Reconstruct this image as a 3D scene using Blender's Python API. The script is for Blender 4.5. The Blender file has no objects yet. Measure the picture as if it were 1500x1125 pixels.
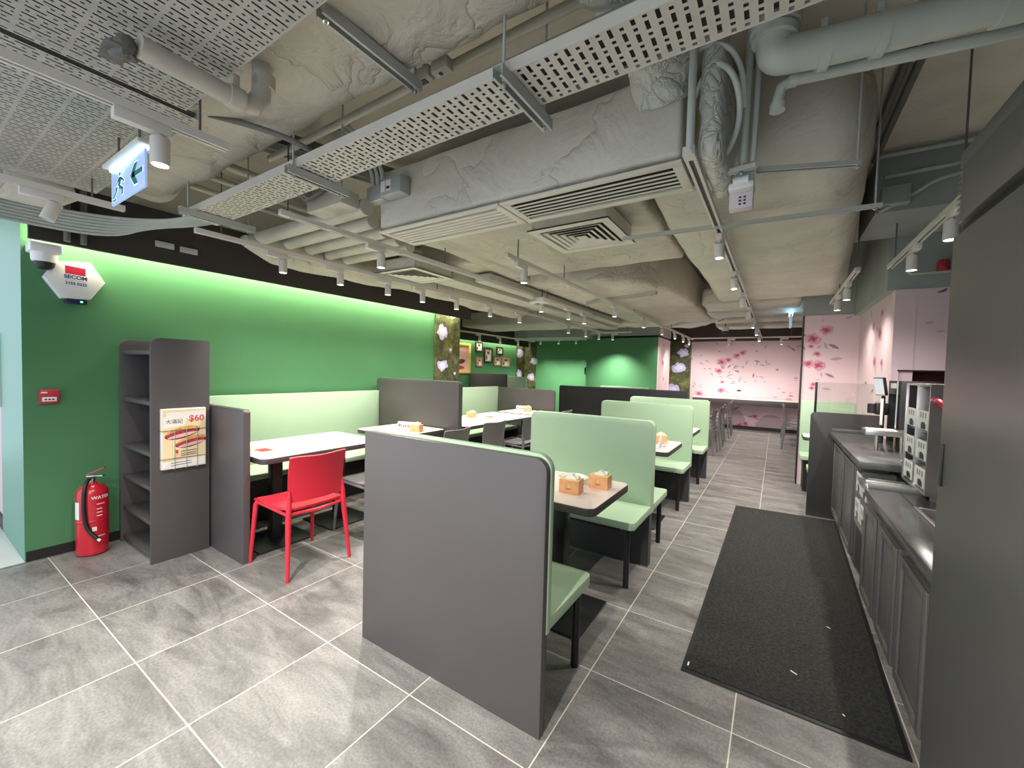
import bpy, bmesh, math, random
from mathutils import Vector, Matrix, noise
random.seed(7)
PI = math.pi
SC = bpy.context.scene
COL = SC.collection
SC.view_settings.view_transform = 'Standard'
SC.view_settings.look = 'None'
SC.view_settings.gamma = 1.0
SC.view_settings.use_curve_mapping = False
SC.view_settings.exposure = 0.0

# ---------------------------------------------------------------- materials
def srgb(r, g, b):
    f = lambda c: (c / 255 / 12.92) if c / 255 <= 0.04045 else ((c / 255 + 0.055) / 1.055) ** 2.4
    return (f(r), f(g), f(b))

def M(name, col, rough=0.5, metal=0.0, var=0.0, vscale=6.0, bump=0.0, bscale=40.0, emit=0.0, ecol=None,
      spec=0.5, stretch=None, coat=0.0, trans=0.0, dist=0.0):
    m = bpy.data.materials.new(name); m.use_nodes = True
    nt = m.node_tree; b = nt.nodes['Principled BSDF']
    col = tuple(col) + (1.0,)
    b.inputs['Base Color'].default_value = col
    b.inputs['Roughness'].default_value = rough
    b.inputs['Metallic'].default_value = metal
    b.inputs['Specular IOR Level'].default_value = spec
    b.inputs['Coat Weight'].default_value = coat
    b.inputs['Transmission Weight'].default_value = trans
    tc = nt.nodes.new('ShaderNodeTexCoord'); vec = tc.outputs['Object']
    if stretch:
        mp = nt.nodes.new('ShaderNodeMapping'); mp.inputs['Scale'].default_value = stretch
        nt.links.new(vec, mp.inputs['Vector']); vec = mp.outputs['Vector']
    if var:
        n = nt.nodes.new('ShaderNodeTexNoise'); n.inputs['Scale'].default_value = vscale; n.inputs['Detail'].default_value = 5
        nt.links.new(vec, n.inputs['Vector'])
        r = nt.nodes.new('ShaderNodeValToRGB')
        r.color_ramp.elements[0].position = 0.3; r.color_ramp.elements[1].position = 0.7
        r.color_ramp.elements[0].color = tuple(c * (1 - var) for c in col[:3]) + (1,)
        r.color_ramp.elements[1].color = tuple(min(1, c * (1 + var)) for c in col[:3]) + (1,)
        nt.links.new(n.outputs['Fac'], r.inputs['Fac']); nt.links.new(r.outputs['Color'], b.inputs['Base Color'])
    if bump:
        n2 = nt.nodes.new('ShaderNodeTexNoise'); n2.inputs['Scale'].default_value = bscale; n2.inputs['Detail'].default_value = 4
        n2.inputs['Distortion'].default_value = dist
        nt.links.new(vec, n2.inputs['Vector'])
        bp = nt.nodes.new('ShaderNodeBump'); bp.inputs['Strength'].default_value = bump; bp.inputs['Distance'].default_value = 0.02
        nt.links.new(n2.outputs['Fac'], bp.inputs['Height']); nt.links.new(bp.outputs['Normal'], b.inputs['Normal'])
    if emit:
        b.inputs['Emission Color'].default_value = tuple(ecol or col[:3]) + (1,)
        b.inputs['Emission Strength'].default_value = emit
    return m

def floor_mat():
    m = M('slate_tile_floor', (0.2, 0.2, 0.2), 0.42)
    nt = m.node_tree; L = nt.links; b = nt.nodes['Principled BSDF']
    N = nt.nodes.new
    g = N('ShaderNodeNewGeometry')
    sep = N('ShaderNodeSeparateXYZ'); L.new(g.outputs['Position'], sep.inputs[0])
    def mth(op, a, bb=None):
        n = N('ShaderNodeMath'); n.operation = op
        for i, v in enumerate((a, bb)):
            if v is None: continue
            if hasattr(v, 'is_linked'): L.new(v, n.inputs[i])
            else: n.inputs[i].default_value = v
        return n.outputs[0]
    masks = []; cells = []
    for ax, off in ((0, -3.692), (1, 0.644)):
        u = mth('DIVIDE', mth('SUBTRACT', sep.outputs[ax], off), 0.6)
        cells.append(mth('FLOOR', u))
        fr = mth('FRACT', u)
        masks.append(mth('LESS_THAN', mth('MINIMUM', fr, mth('SUBTRACT', 1.0, fr)), 0.0042))
    grout = mth('MAXIMUM', masks[0], masks[1])
    comb = N('ShaderNodeCombineXYZ'); L.new(cells[0], comb.inputs[0]); L.new(cells[1], comb.inputs[1])
    wn = N('ShaderNodeTexWhiteNoise'); wn.noise_dimensions = '2D'; L.new(comb.outputs[0], wn.inputs['Vector'])
    addv = N('ShaderNodeVectorMath'); addv.operation = 'MULTIPLY_ADD'
    L.new(wn.outputs['Color'], addv.inputs[0]); addv.inputs[1].default_value = (20, 20, 20); L.new(g.outputs['Position'], addv.inputs[2])
    mp = N('ShaderNodeMapping'); mp.inputs['Rotation'].default_value = (0, 0, 0.5); mp.inputs['Scale'].default_value = (1.0, 3.0, 1)
    L.new(addv.outputs[0], mp.inputs['Vector'])
    n1 = N('ShaderNodeTexNoise'); n1.inputs['Scale'].default_value = 2.2; n1.inputs['Detail'].default_value = 9; n1.inputs['Roughness'].default_value = 0.68; n1.inputs['Distortion'].default_value = 0.6
    L.new(mp.outputs[0], n1.inputs['Vector'])
    r = N('ShaderNodeValToRGB'); r.color_ramp.elements[0].position = 0.28; r.color_ramp.elements[1].position = 0.75
    r.color_ramp.elements[0].color = (0.085, 0.083, 0.081, 1); r.color_ramp.elements[1].color = (0.31, 0.30, 0.29, 1)
    L.new(n1.outputs['Fac'], r.inputs['Fac'])
    sp = N('ShaderNodeTexNoise'); sp.inputs['Scale'].default_value = 90; sp.inputs['Detail'].default_value = 3; L.new(addv.outputs[0], sp.inputs['Vector'])
    mix0 = N('ShaderNodeMix'); mix0.data_type = 'RGBA'; mix0.blend_type = 'OVERLAY'; mix0.inputs['Factor'].default_value = 0.5
    L.new(r.outputs['Color'], mix0.inputs[6]); L.new(sp.outputs['Fac'], mix0.inputs[7])
    mix = N('ShaderNodeMix'); mix.data_type = 'RGBA'
    L.new(grout, mix.inputs['Factor']); L.new(mix0.outputs[2], mix.inputs[6]); mix.inputs[7].default_value = (0.62, 0.57, 0.51, 1)
    L.new(mix.outputs[2], b.inputs['Base Color'])
    bp = N('ShaderNodeBump'); bp.inputs['Strength'].default_value = 0.12; bp.inputs['Distance'].default_value = 0.01
    L.new(n1.outputs['Fac'], bp.inputs['Height']); L.new(bp.outputs['Normal'], b.inputs['Normal'])
    return m

def meadow_mat():
    m = M('meadow_wallpaper', (0.1, 0.1, 0.05), 0.6)
    nt = m.node_tree; L = nt.links; b = nt.nodes['Principled BSDF']; N = nt.nodes.new
    tc = N('ShaderNodeTexCoord')
    n = N('ShaderNodeTexNoise'); n.inputs['Scale'].default_value = 5; n.inputs['Detail'].default_value = 8; n.inputs['Roughness'].default_value = 0.7
    v = N('ShaderNodeTexVoronoi'); v.inputs['Scale'].default_value = 34
    mp = N('ShaderNodeMapping'); mp.inputs['Scale'].default_value = (1.6, 1.6, 0.8); L.new(tc.outputs['Object'], mp.inputs['Vector'])
    L.new(tc.outputs['Object'], n.inputs['Vector']); L.new(mp.outputs[0], v.inputs['Vector'])
    r = N('ShaderNodeValToRGB'); e = r.color_ramp.elements
    e[0].position = 0.36; e[0].color = (0.016, 0.02, 0.010, 1); e[1].position = 0.70; e[1].color = (0.23, 0.20, 0.07, 1)
    x = e.new(0.5); x.color = (0.065, 0.078, 0.026, 1)
    L.new(n.outputs['Fac'], r.inputs['Fac'])
    r2 = N('ShaderNodeValToRGB'); e2 = r2.color_ramp.elements
    e2[0].position = 0.12; e2[0].color = (0.42, 0.37, 0.16, 1); e2[1].position = 0.30; e2[1].color = (0, 0, 0, 1)
    L.new(v.outputs['Distance'], r2.inputs['Fac'])
    mx = N('ShaderNodeMix'); mx.data_type = 'RGBA'; mx.blend_type = 'SCREEN'; mx.inputs['Factor'].default_value = 0.45
    L.new(r.outputs['Color'], mx.inputs[6]); L.new(r2.outputs['Color'], mx.inputs[7]); L.new(mx.outputs[2], b.inputs['Base Color'])
    return m

def foil_mat(name, col, bump=0.5, scale=5.0):
    m = M(name, col, 0.6, 0.0, 0.10, 2.5, 0, spec=0.35)
    nt = m.node_tree; L = nt.links; b = nt.nodes['Principled BSDF']; N = nt.nodes.new
    tc = N('ShaderNodeTexCoord')
    n = N('ShaderNodeTexNoise'); n.inputs['Scale'].default_value = scale; n.inputs['Detail'].default_value = 5; n.inputs['Distortion'].default_value = 0.5
    L.new(tc.outputs['Object'], n.inputs['Vector'])
    v = N('ShaderNodeTexVoronoi'); v.feature = 'DISTANCE_TO_EDGE'; v.inputs['Scale'].default_value = scale * 0.55
    nv = N('ShaderNodeMix'); nv.data_type = 'VECTOR'; nv.inputs['Factor'].default_value = 0.35
    L.new(tc.outputs['Object'], nv.inputs[4]); L.new(n.outputs['Color'], nv.inputs[5]); L.new(nv.outputs[1], v.inputs['Vector'])
    r = N('ShaderNodeMath'); r.operation = 'POWER'; L.new(v.outputs['Distance'], r.inputs[0]); r.inputs[1].default_value = 0.4
    ad = N('ShaderNodeMath'); ad.operation = 'MULTIPLY_ADD'; L.new(r.outputs[0], ad.inputs[0]); ad.inputs[1].default_value = 0.5; L.new(n.outputs['Fac'], ad.inputs[2])
    bp = N('ShaderNodeBump'); bp.inputs['Strength'].default_value = bump; bp.inputs['Distance'].default_value = 0.05
    L.new(ad.outputs[0], bp.inputs['Height']); L.new(bp.outputs['Normal'], b.inputs['Normal'])
    return m

def glass_mat():
    m = bpy.data.materials.new('clear_screen_glass'); m.use_nodes = True
    nt = m.node_tree; nt.nodes.clear(); N = nt.nodes.new
    o = N('ShaderNodeOutputMaterial'); t = N('ShaderNodeBsdfTransparent'); t.inputs[0].default_value = (0.93, 0.95, 0.94, 1)
    g = N('ShaderNodeBsdfGlossy'); g.inputs['Roughness'].default_value = 0.03
    mx = N('ShaderNodeMixShader'); mx.inputs[0].default_value = 0.07
    nt.links.new(t.outputs[0], mx.inputs[1]); nt.links.new(g.outputs[0], mx.inputs[2]); nt.links.new(mx.outputs[0], o.inputs[0])
    return m

mt = {}
def defmats():
    A = mt
    A['floor'] = floor_mat()
    A['floor_white'] = M('white_tile', (0.72, 0.71, 0.69), 0.3, var=0.03)
    A['slab'] = M('painted_slab', (0.72, 0.68, 0.59), 0.85, var=0.08, vscale=3, bump=0.15, bscale=25)
    A['beam'] = M('painted_beam', (0.34, 0.37, 0.36), 0.8, var=0.07, vscale=4)
    A['green'] = M('green_wall_paint', (0.066, 0.215, 0.092), 0.55, var=0.04, vscale=2)
    A['teal'] = M('teal_green_paint', (0.07, 0.30, 0.22), 0.35)
    A['black_wall'] = M('dark_bulkhead_paint', (0.030, 0.024, 0.022), 0.6)
    A['black'] = M('black_plastic', (0.012, 0.012, 0.013), 0.45)
    A['blackmetal'] = M('black_powder_coat', (0.010, 0.010, 0.012), 0.4)
    A['skirt'] = M('black_skirting', (0.012, 0.012, 0.013), 0.5)
    A['pinkwall'] = M('pink_wallpaper', (0.72, 0.55, 0.60), 0.6, var=0.03, vscale=1.5)
    A['petal1'] = M('petal_pale', (0.66, 0.33, 0.42), 0.6)
    A['petal2'] = M('petal_rose', (0.50, 0.12, 0.22), 0.6)
    A['petal3'] = M('petal_deep', (0.30, 0.05, 0.09), 0.6)
    A['leaf1'] = M('leaf_grey', (0.46, 0.37, 0.43), 0.6)
    A['leaf2'] = M('leaf_mauve', (0.30, 0.21, 0.26), 0.6)
    A['shade'] = M('pale_mauve_hill', (0.48, 0.36, 0.41), 0.6)
    A['meadow'] = meadow_mat()
    A['lav1'] = M('lavender_petal', (0.52, 0.48, 0.80), 0.6)
    A['lav2'] = M('white_lavender_petal', (0.74, 0.70, 0.86), 0.6)
    A['char'] = M('charcoal_laminate', (0.080, 0.073, 0.076), 0.42, var=0.03, vscale=3)
    A['char_dark'] = M('dark_charcoal_laminate', (0.040, 0.039, 0.042), 0.45)
    A['mint'] = M('mint_green_laminate', (0.40, 0.55, 0.385), 0.42)
    A['mint_edge'] = M('mint_green_edge_band', (0.30, 0.50, 0.35), 0.42)
    A['table'] = M('pale_table_laminate', (0.86, 0.77, 0.71), 0.35)
    A['edge'] = M('dark_table_edge', (0.060, 0.052, 0.055), 0.45)
    A['red'] = M('red_chair_plastic', (0.62, 0.022, 0.045), 0.38)
    A['grey'] = M('grey_chair_plastic', (0.16, 0.155, 0.155), 0.42)
    A['mat'] = M('charcoal_carpet_pile', (0.023, 0.024, 0.022), 0.95, var=0.75, vscale=75, bump=0.6, bscale=300)
    A['rubber'] = M('black_rubber_edge', (0.012, 0.012, 0.013), 0.6)
    A['cab'] = M('grey_cabinet_laminate', (0.115, 0.112, 0.112), 0.36, var=0.03)
    A['counter'] = M('dark_stone_top', (0.075, 0.075, 0.077), 0.22, var=0.15, vscale=8)
    A['steel'] = M('brushed_steel', (0.52, 0.51, 0.50), 0.28, 0.9, var=0.08, vscale=10)
    A['steel_dull'] = M('dull_steel', (0.34, 0.34, 0.33), 0.4, 0.6)
    A['white_pl'] = M('white_plastic', (0.76, 0.76, 0.76), 0.4)
    A['white_bin'] = M('white_bin_plastic', (0.72, 0.73, 0.73), 0.45)
    A['track'] = M('white_track_paint', (0.68, 0.65, 0.62), 0.4)
    A['slot'] = M('dark_slot', (0.10, 0.085, 0.08), 0.6)
    A['lens'] = M('lit_lamp_lens', (1, 0.96, 0.9), 0.4, emit=14.0, ecol=(1, 0.94, 0.86))
    A['lens_off'] = M('unlit_lamp_lens', (0.5, 0.5, 0.5), 0.3)
    A['tray'] = M('painted_cable_tray', (0.56, 0.54, 0.49), 0.5, var=0.04)
    A['traypan'] = M('grey_painted_tray', (0.42, 0.41, 0.37), 0.55, var=0.06)
    A['strut'] = M('painted_strut', (0.46, 0.48, 0.46), 0.5, 0.1)
    A['rod'] = M('hanger_rod_paint', (0.12, 0.115, 0.11), 0.5)
    A['duct'] = foil_mat('painted_duct_insulation', (0.52, 0.49, 0.42), 1.0, 4.0)
    A['duct2'] = foil_mat('painted_duct_wrap', (0.60, 0.575, 0.50), 0.9, 3.0)
    A['flex'] = foil_mat('foil_flexible_duct', (0.60, 0.61, 0.57), 0.8, 9.0)
    A['pipe'] = M('painted_pipe', (0.50, 0.48, 0.42), 0.5, var=0.08, vscale=5)
    A['pipe2'] = M('grey_green_pipe', (0.56, 0.60, 0.56), 0.45, var=0.06)
    A['conduit'] = M('painted_conduit', (0.56, 0.60, 0.57), 0.45)
    A['darkpipe'] = M('dark_pipe_paint', (0.14, 0.14, 0.13), 0.55)
    A['grille'] = M('grille_paint', (0.68, 0.65, 0.58), 0.5)
    A['void'] = M('grille_void_shade', (0.006, 0.006, 0.006), 0.8)  # near-black colour paints the shade inside grilles and diffusers
    A['gbox'] = M('grey_socket_box', (0.40, 0.43, 0.43), 0.45)
    A['extred'] = M('extinguisher_red', (0.55, 0.015, 0.03), 0.28, coat=0.4)
    A['callred'] = M('call_point_red', (0.50, 0.03, 0.05), 0.4)
    A['labelwhite'] = M('white_label', (0.82, 0.82, 0.82), 0.5)
    A['ink'] = M('dark_ink', (0.02, 0.02, 0.03), 0.6)
    A['navy'] = M('navy_ink', (0.02, 0.03, 0.14), 0.5)
    A['logored'] = M('red_ink', (0.68, 0.02, 0.06), 0.5)
    A['textred'] = M('price_ink', (0.60, 0.06, 0.12), 0.5)
    A['navyplastic'] = M('navy_lamp_plastic', (0.012, 0.018, 0.07), 0.25)
    A['led'] = M('green_led', (0.1, 0.8, 0.3), 0.4, emit=3.0, ecol=(0.15, 0.9, 0.35))
    A['chrome'] = M('chrome', (0.65, 0.63, 0.58), 0.2, 1.0)
    A['exitpl'] = M('lit_exit_panel', (0.35, 0.48, 0.75), 0.25, emit=0.30, ecol=(0.42, 0.58, 1.0))
    A['exitled'] = M('lit_exit_strip', (0.7, 0.9, 1.0), 0.4, emit=3.5, ecol=(0.35, 0.72, 1.0))
    A['exitgreen'] = M('exit_green', (0.0, 0.20, 0.20), 0.5)
    A['exitwhite'] = M('exit_white', (0.75, 0.85, 0.8), 0.5, emit=0.6, ecol=(0.7, 1, 0.9))
    A['paper'] = M('white_paper', (0.78, 0.76, 0.72), 0.6)
    A['cream'] = M('cream_print', (0.76, 0.62, 0.38), 0.5)
    A['orange'] = M('orange_carton', (0.74, 0.38, 0.18), 0.5, var=0.12, vscale=22)
    A['carton_top'] = M('yellow_carton_top', (0.75, 0.56, 0.24), 0.5)
    A['tissue'] = M('white_tissue', (0.85, 0.84, 0.80), 0.8)
    A['bun'] = M('bun_print', (0.62, 0.34, 0.10), 0.5, var=0.3, vscale=60)
    A['meat'] = M('meat_print', (0.36, 0.04, 0.07), 0.5, var=0.4, vscale=70)
    A['brown'] = M('brown_print', (0.10, 0.035, 0.03), 0.5)
    A['porcelain'] = M('white_porcelain', (0.82, 0.80, 0.76), 0.2)
    A['glass'] = glass_mat()
    A['screen'] = M('grey_screen', (0.42, 0.43, 0.46), 0.25, emit=0.25, ecol=(0.8, 0.82, 0.9))
    A['maroon'] = M('maroon_blind', (0.13, 0.022, 0.032), 0.6, var=0.3, vscale=9)
    A['redtong'] = M('red_handle', (0.65, 0.03, 0.08), 0.35)
    A['gold'] = M('gold_frame', (0.72, 0.50, 0.12), 0.4)
    A['wood'] = M('wood_frame', (0.30, 0.17, 0.08), 0.5)
    A['blackframe'] = M('black_frame', (0.015, 0.013, 0.012), 0.4)
    A['art'] = M('portrait_print', (0.60, 0.50, 0.45), 0.5, var=0.25, vscale=14)
    A['pinkart'] = M('pink_print', (0.72, 0.42, 0.38), 0.5)
    A['cable'] = M('grey_cable', (0.40, 0.43, 0.40), 0.5)
    A['cove'] = M('lit_cove_strip', (1, 0.95, 0.8), 0.5, emit=6.0, ecol=(1.0, 0.93, 0.62))
    A['detector'] = M('fire_red', (0.4, 0.03, 0.03), 0.5)
    A['pinkbox'] = M('pale_pink_plastic', (0.72, 0.64, 0.65), 0.45)
    A['lampglass'] = M('frosted_lamp', (0.82, 0.80, 0.80), 0.25)
defmats()

# ---------------------------------------------------------------- mesh builder
WOFF = {}
class MB:
    def __init__(s): s.bm = bmesh.new()
    def box(s, x0, x1, y0, y1, z0, z1, bev=0.0, mi=0, seg=2):
        if x0 > x1: x0, x1 = x1, x0
        if y0 > y1: y0, y1 = y1, y0
        if z0 > z1: z0, z1 = z1, z0
        vs = [s.bm.verts.new(p) for p in ((x0,y0,z0),(x1,y0,z0),(x1,y1,z0),(x0,y1,z0),(x0,y0,z1),(x1,y0,z1),(x1,y1,z1),(x0,y1,z1))]
        fs = [s.bm.faces.new([vs[i] for i in q]) for q in ((3,2,1,0),(4,5,6,7),(0,1,5,4),(1,2,6,5),(2,3,7,6),(3,0,4,7))]
        for f in fs: f.material_index = mi
        if bev:
            es = {e for f in fs for e in f.edges}
            bmesh.ops.bevel(s.bm, geom=list(es), offset=bev, segments=seg, affect='EDGES', profile=0.5, material=mi)
        return s
    def poly(s, pts, mi=0):
        f = s.bm.faces.new([s.bm.verts.new(p) for p in pts]); f.material_index = mi; return s
    def prism(s, pts, axis, a0, a1, mi=0, bev=0.0, side_mi=None):
        # pts 2d: axis x -> (y,z); y -> (x,z); z -> (x,y)
        def P(p, a):
            return {'x': (a, p[0], p[1]), 'y': (p[0], a, p[1]), 'z': (p[0], p[1], a)}[axis]
        A = [s.bm.verts.new(P(p, a0)) for p in pts]; B = [s.bm.verts.new(P(p, a1)) for p in pts]
        n = len(pts); fs = [s.bm.faces.new(A), s.bm.faces.new(B[::-1])]
        for f in fs: f.material_index = mi
        sf = [s.bm.faces.new((A[i], B[i], B[(i+1) % n], A[(i+1) % n])) for i in range(n)]
        for f in sf: f.material_index = mi if side_mi is None else side_mi
        bmesh.ops.recalc_face_normals(s.bm, faces=fs + sf)
        if bev:
            es = {e for f in fs for e in f.edges}
            bmesh.ops.bevel(s.bm, geom=list(es), offset=bev, segments=2, affect='EDGES', profile=0.5, material=-1)
        return s
    def tube(s, pts, r, seg=12, mi=0, cap=True):
        pts = [Vector(p) for p in pts]; n = len(pts)
        rs = r if isinstance(r, (list, tuple)) else [r] * n
        rings = []; prev = None
        for i, p in enumerate(pts):
            if i == 0: t = pts[1] - p
            elif i == n - 1: t = p - pts[i-1]
            else: t = (pts[i+1] - p).normalized() + (p - pts[i-1]).normalized()
            t.normalize()
            if prev is None:
                u = t.orthogonal().normalized()
            else:
                u = prev - t * prev.dot(t); u.normalize()
            prev = u; v = t.cross(u)
            rings.append([s.bm.verts.new(p + (u * math.cos(2*PI*k/seg) + v * math.sin(2*PI*k/seg)) * rs[i]) for k in range(seg)])
        for a, b in zip(rings, rings[1:]):
            for k in range(seg):
                s.bm.faces.new((a[k], a[(k+1) % seg], b[(k+1) % seg], b[k])).material_index = mi
        if cap:
            s.bm.faces.new(rings[0][::-1]).material_index = mi; s.bm.faces.new(rings[-1]).material_index = mi
        return s
    def cyl(s, p0, p1, r, seg=20, mi=0, r2=None):
        return s.tube([p0, p1], [r, r if r2 is None else r2], seg, mi)
    def lathe(s, prof, c=(0, 0, 0), seg=28, mi=0):
        c = Vector(c); rings = []
        for r, z in prof:
            if r < 1e-6: rings.append([s.bm.verts.new(c + Vector((0, 0, z)))])
            else: rings.append([s.bm.verts.new(c + Vector((r*math.cos(2*PI*k/seg), r*math.sin(2*PI*k/seg), z))) for k in range(seg)])
        for a, b in zip(rings, rings[1:]):
            for k in range(seg):
                k2 = (k+1) % seg
                if len(a) == 1 and len(b) == 1: continue
                if len(a) == 1: q = (a[0], b[k2], b[k])
                elif len(b) == 1: q = (a[k], a[k2], b[0])
                else: q = (a[k], a[k2], b[k2], b[k])
                s.bm.faces.new(q).material_index = mi
        bmesh.ops.recalc_face_normals(s.bm, faces=s.bm.faces[:])
        return s
    def loft(s, secs, mi=0):
        R = [[s.bm.verts.new(p) for p in sec] for sec in secs]; n = len(R[0])
        for a, b in zip(R, R[1:]):
            for k in range(n): s.bm.faces.new((a[k], a[(k+1) % n], b[(k+1) % n], b[k])).material_index = mi
        s.bm.faces.new(R[0][::-1]).material_index = mi; s.bm.faces.new(R[-1]).material_index = mi
        bmesh.ops.recalc_face_normals(s.bm, faces=s.bm.faces[:])
        return s
    def subdivide(s, maxlen):
        for _ in range(8):
            es = [e for e in s.bm.edges if e.calc_length() > maxlen]
            if not es: break
            bmesh.ops.subdivide_edges(s.bm, edges=es, cuts=1, use_grid_fill=True)
        return s
    def lumpy(s, amp, scale, seed=0):
        s.bm.normal_update()
        off = Vector((seed * 3.1, seed * 1.7, seed * 5.3))
        mv = [(v, v.normal * amp * (noise.noise(v.co * scale + off) + 0.5 * noise.noise(v.co * scale * 2.3 + off))) for v in s.bm.verts]
        for v, d in mv: v.co += d
        return s
    def text(s, body, size, origin, right, up, mi=0, depth=0.0008, align='CENTER', sx=1.0, bold=0.0):
        cu = bpy.data.curves.new('t', 'FONT'); cu.body = body; cu.size = size; cu.align_x = align; cu.align_y = 'CENTER'
        cu.extrude = depth; cu.offset = bold; cu.resolution_u = 3
        ob = bpy.data.objects.new('t', cu); COL.objects.link(ob)
        dg = bpy.context.evaluated_depsgraph_get()
        me = bpy.data.meshes.new_from_object(ob.evaluated_get(dg))
        R = Vector(right).normalized(); U = Vector(up).normalized(); Nn = R.cross(U); O = Vector(origin)
        for v in me.vertices: v.co = O + R * v.co.x * sx + U * v.co.y + Nn * v.co.z
        k = len(s.bm.faces); s.bm.from_mesh(me); s.bm.faces.ensure_lookup_table()
        for f in s.bm.faces[k:]: f.material_index = mi
        bpy.data.objects.remove(ob); bpy.data.curves.remove(cu); bpy.data.meshes.remove(me)
        return s
    def done(s, name, mats, parent=None, smooth=35, origin=None):
        if not isinstance(mats, (list, tuple)): mats = [mats]
        me = bpy.data.meshes.new(name)
        if parent is None:
            if origin is None:
                cs = [v.co for v in s.bm.verts]
                lo = [min(c[i] for c in cs) for i in range(3)]; hi = [max(c[i] for c in cs) for i in range(3)]
                origin = Vector(((lo[0]+hi[0])/2, (lo[1]+hi[1])/2, lo[2]))
            w = Vector(origin)
        else: w = WOFF[parent.name]
        bmesh.ops.translate(s.bm, verts=s.bm.verts[:], vec=-w)
        for f in s.bm.faces: f.smooth = True
        s.bm.normal_update(); s.bm.to_mesh(me); s.bm.free()
        me.set_sharp_from_angle(angle=math.radians(smooth))
        for m in mats: me.materials.append(mt[m] if isinstance(m, str) else m)
        o = bpy.data.objects.new(name, me); COL.objects.link(o)
        if parent is None: o.location = w
        else: o.parent = parent
        WOFF[o.name] = w
        return o

def tag(o, label=None, cat=None, group=None, kind=None):
    if label: o['label'] = label
    if cat: o['category'] = cat
    if group: o['group'] = group
    if kind: o['kind'] = kind
    return o
def thing(name, label, cat, loc, group=None):
    o = bpy.data.objects.new(name, None); COL.objects.link(o); o.location = loc
    o.empty_display_size = 0.1; WOFF[o.name] = Vector(loc)
    return tag(o, label, cat, group)
def copy_tree(o, parent=None):
    c = o.copy(); COL.objects.link(c)
    if parent is not None: c.parent = parent
    for ch in list(o.children): copy_tree(ch, c)
    return c
def dup(root, loc, rz=None, label=None, group=None):
    c = copy_tree(root); c.location = loc
    if rz is not None: c.rotation_euler = (0, 0, rz)
    if label: c['label'] = label
    if group: c['group'] = group
    return c
def struct(name, mb, mats, **k):
    o = mb.done(name, mats, **k); o['kind'] = 'structure'; return o
def rrect(x0, x1, z0, z1, r, n=6, corners=(1, 1, 1, 1)):
    # counter-clockwise from lower left; corners: ll, lr, ur, ul
    out = []
    for k, (cx, cz, a0) in enumerate(((x0, z0, PI), (x1, z0, 1.5*PI), (x1, z1, 0), (x0, z1, 0.5*PI))):
        if not corners[k]: out.append((cx, cz)); continue
        ox = cx + (r if k in (0, 3) else -r); oz = cz + (r if k in (0, 1) else -r)
        for i in range(n + 1):
            a = a0 + 0.5 * PI * i / n
            out.append((ox + r * math.cos(a), oz + r * math.sin(a)))
    return out
def arc3(c, r, u, v, a0, a1, n=8):
    c, u, v = Vector(c), Vector(u), Vector(v)
    return [c + (u * math.cos(a0 + (a1-a0)*i/n) + v * math.sin(a0 + (a1-a0)*i/n)) * r for i in range(n + 1)]
def smooth_path(pts, it=2):
    pts = [Vector(p) for p in pts]
    for _ in range(it):
        q = [pts[0]]
        for a, b in zip(pts, pts[1:]): q += [a * 0.75 + b * 0.25, a * 0.25 + b * 0.75]
        q.append(pts[-1]); pts = q
    return pts

# wallpaper flowers, laid as thin petals in the wall's own mesh
def flower(mb, O, R, U, Nn, cx, cz, r, mi, seed, squash=0.8):
    rnd = random.Random(seed)
    r *= 1.3
    def pt(a, b, h): return O + R * (cx + a) + U * (cz + b) + Nn * h
    def blob(ox, oy, rr, h, m, n=14, jit=.22):
        ph = [rnd.uniform(0, 6.3) for _ in range(3)]
        P = []
        for k in range(n):
            a = 2*PI*k/n; q = rr * (1 + jit*math.sin(2*a+ph[0])*.7 + jit*math.sin(3*a+ph[1])*.6 + jit*math.sin(5*a+ph[2])*.35)
            P.append(pt(ox + q*math.cos(a), (oy + q*math.sin(a)) * squash, h))
        mb.poly(P, m)
    b0 = rnd.random() * 6
    for k in range(5):
        a = b0 + 2*PI*k/5 + rnd.uniform(-.3, .3); blob(r*.42*math.cos(a), r*.42*math.sin(a), r*rnd.uniform(.42, .58), .0012 + k*.0001, mi[0])
    for k in range(4):
        a = b0 + 2*PI*k/4 + .6; blob(r*.30*math.cos(a), r*.30*math.sin(a), r*rnd.uniform(.20, .32), .0020 + k*.0001, mi[1], 10, .3)
    for k in range(3):
        a = b0 + 2*PI*k/3; blob(r*.13*math.cos(a), r*.13*math.sin(a), r*rnd.uniform(.09, .17), .0028 + k*.0001, mi[2], 8, .35)
def leaf(mb, O, R, U, Nn, cx, cz, L, ang, mi, w=0.32):
    ca, sa = math.cos(ang), math.sin(ang)
    q = [(0, 0), (.25, .7), (.5, 1), (.75, .7), (1, 0), (.75, -.6), (.5, -.9), (.25, -.6)]
    mb.poly([O + R * (cx + x*L*ca - y*w*L/2*sa) + U * (cz + x*L*sa + y*w*L/2*ca) + Nn * 0.001 for x, y in q], mi)
# ---------------------------------------------------------------- camera
def cam():
    yaw, pitch, roll = 0.5724, -0.0354, 0.0273
    cy, sy, cp, sp, cr, sr = math.cos(yaw), math.sin(yaw), math.cos(pitch), math.sin(pitch), math.cos(roll), math.sin(roll)
    fwd = Vector((-sy*cp, cy*cp, sp)); right = Vector((cy, sy, 0)); up = right.cross(fwd)
    r2 = right * cr + up * sr; u2 = up * cr - right * sr
    c = bpy.data.cameras.new('camera'); c.sensor_width = 36; c.lens = 36 * 600.1 / 1500; c.clip_start = 0.02
    o = bpy.data.objects.new('camera', c); COL.objects.link(o)
    m = Matrix((r2, u2, -fwd)).transposed().to_4x4(); m.translation = (0, 0, 1.437)
    o.matrix_world = m; SC.camera = o
cam()
SLAB = 3.15
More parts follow.
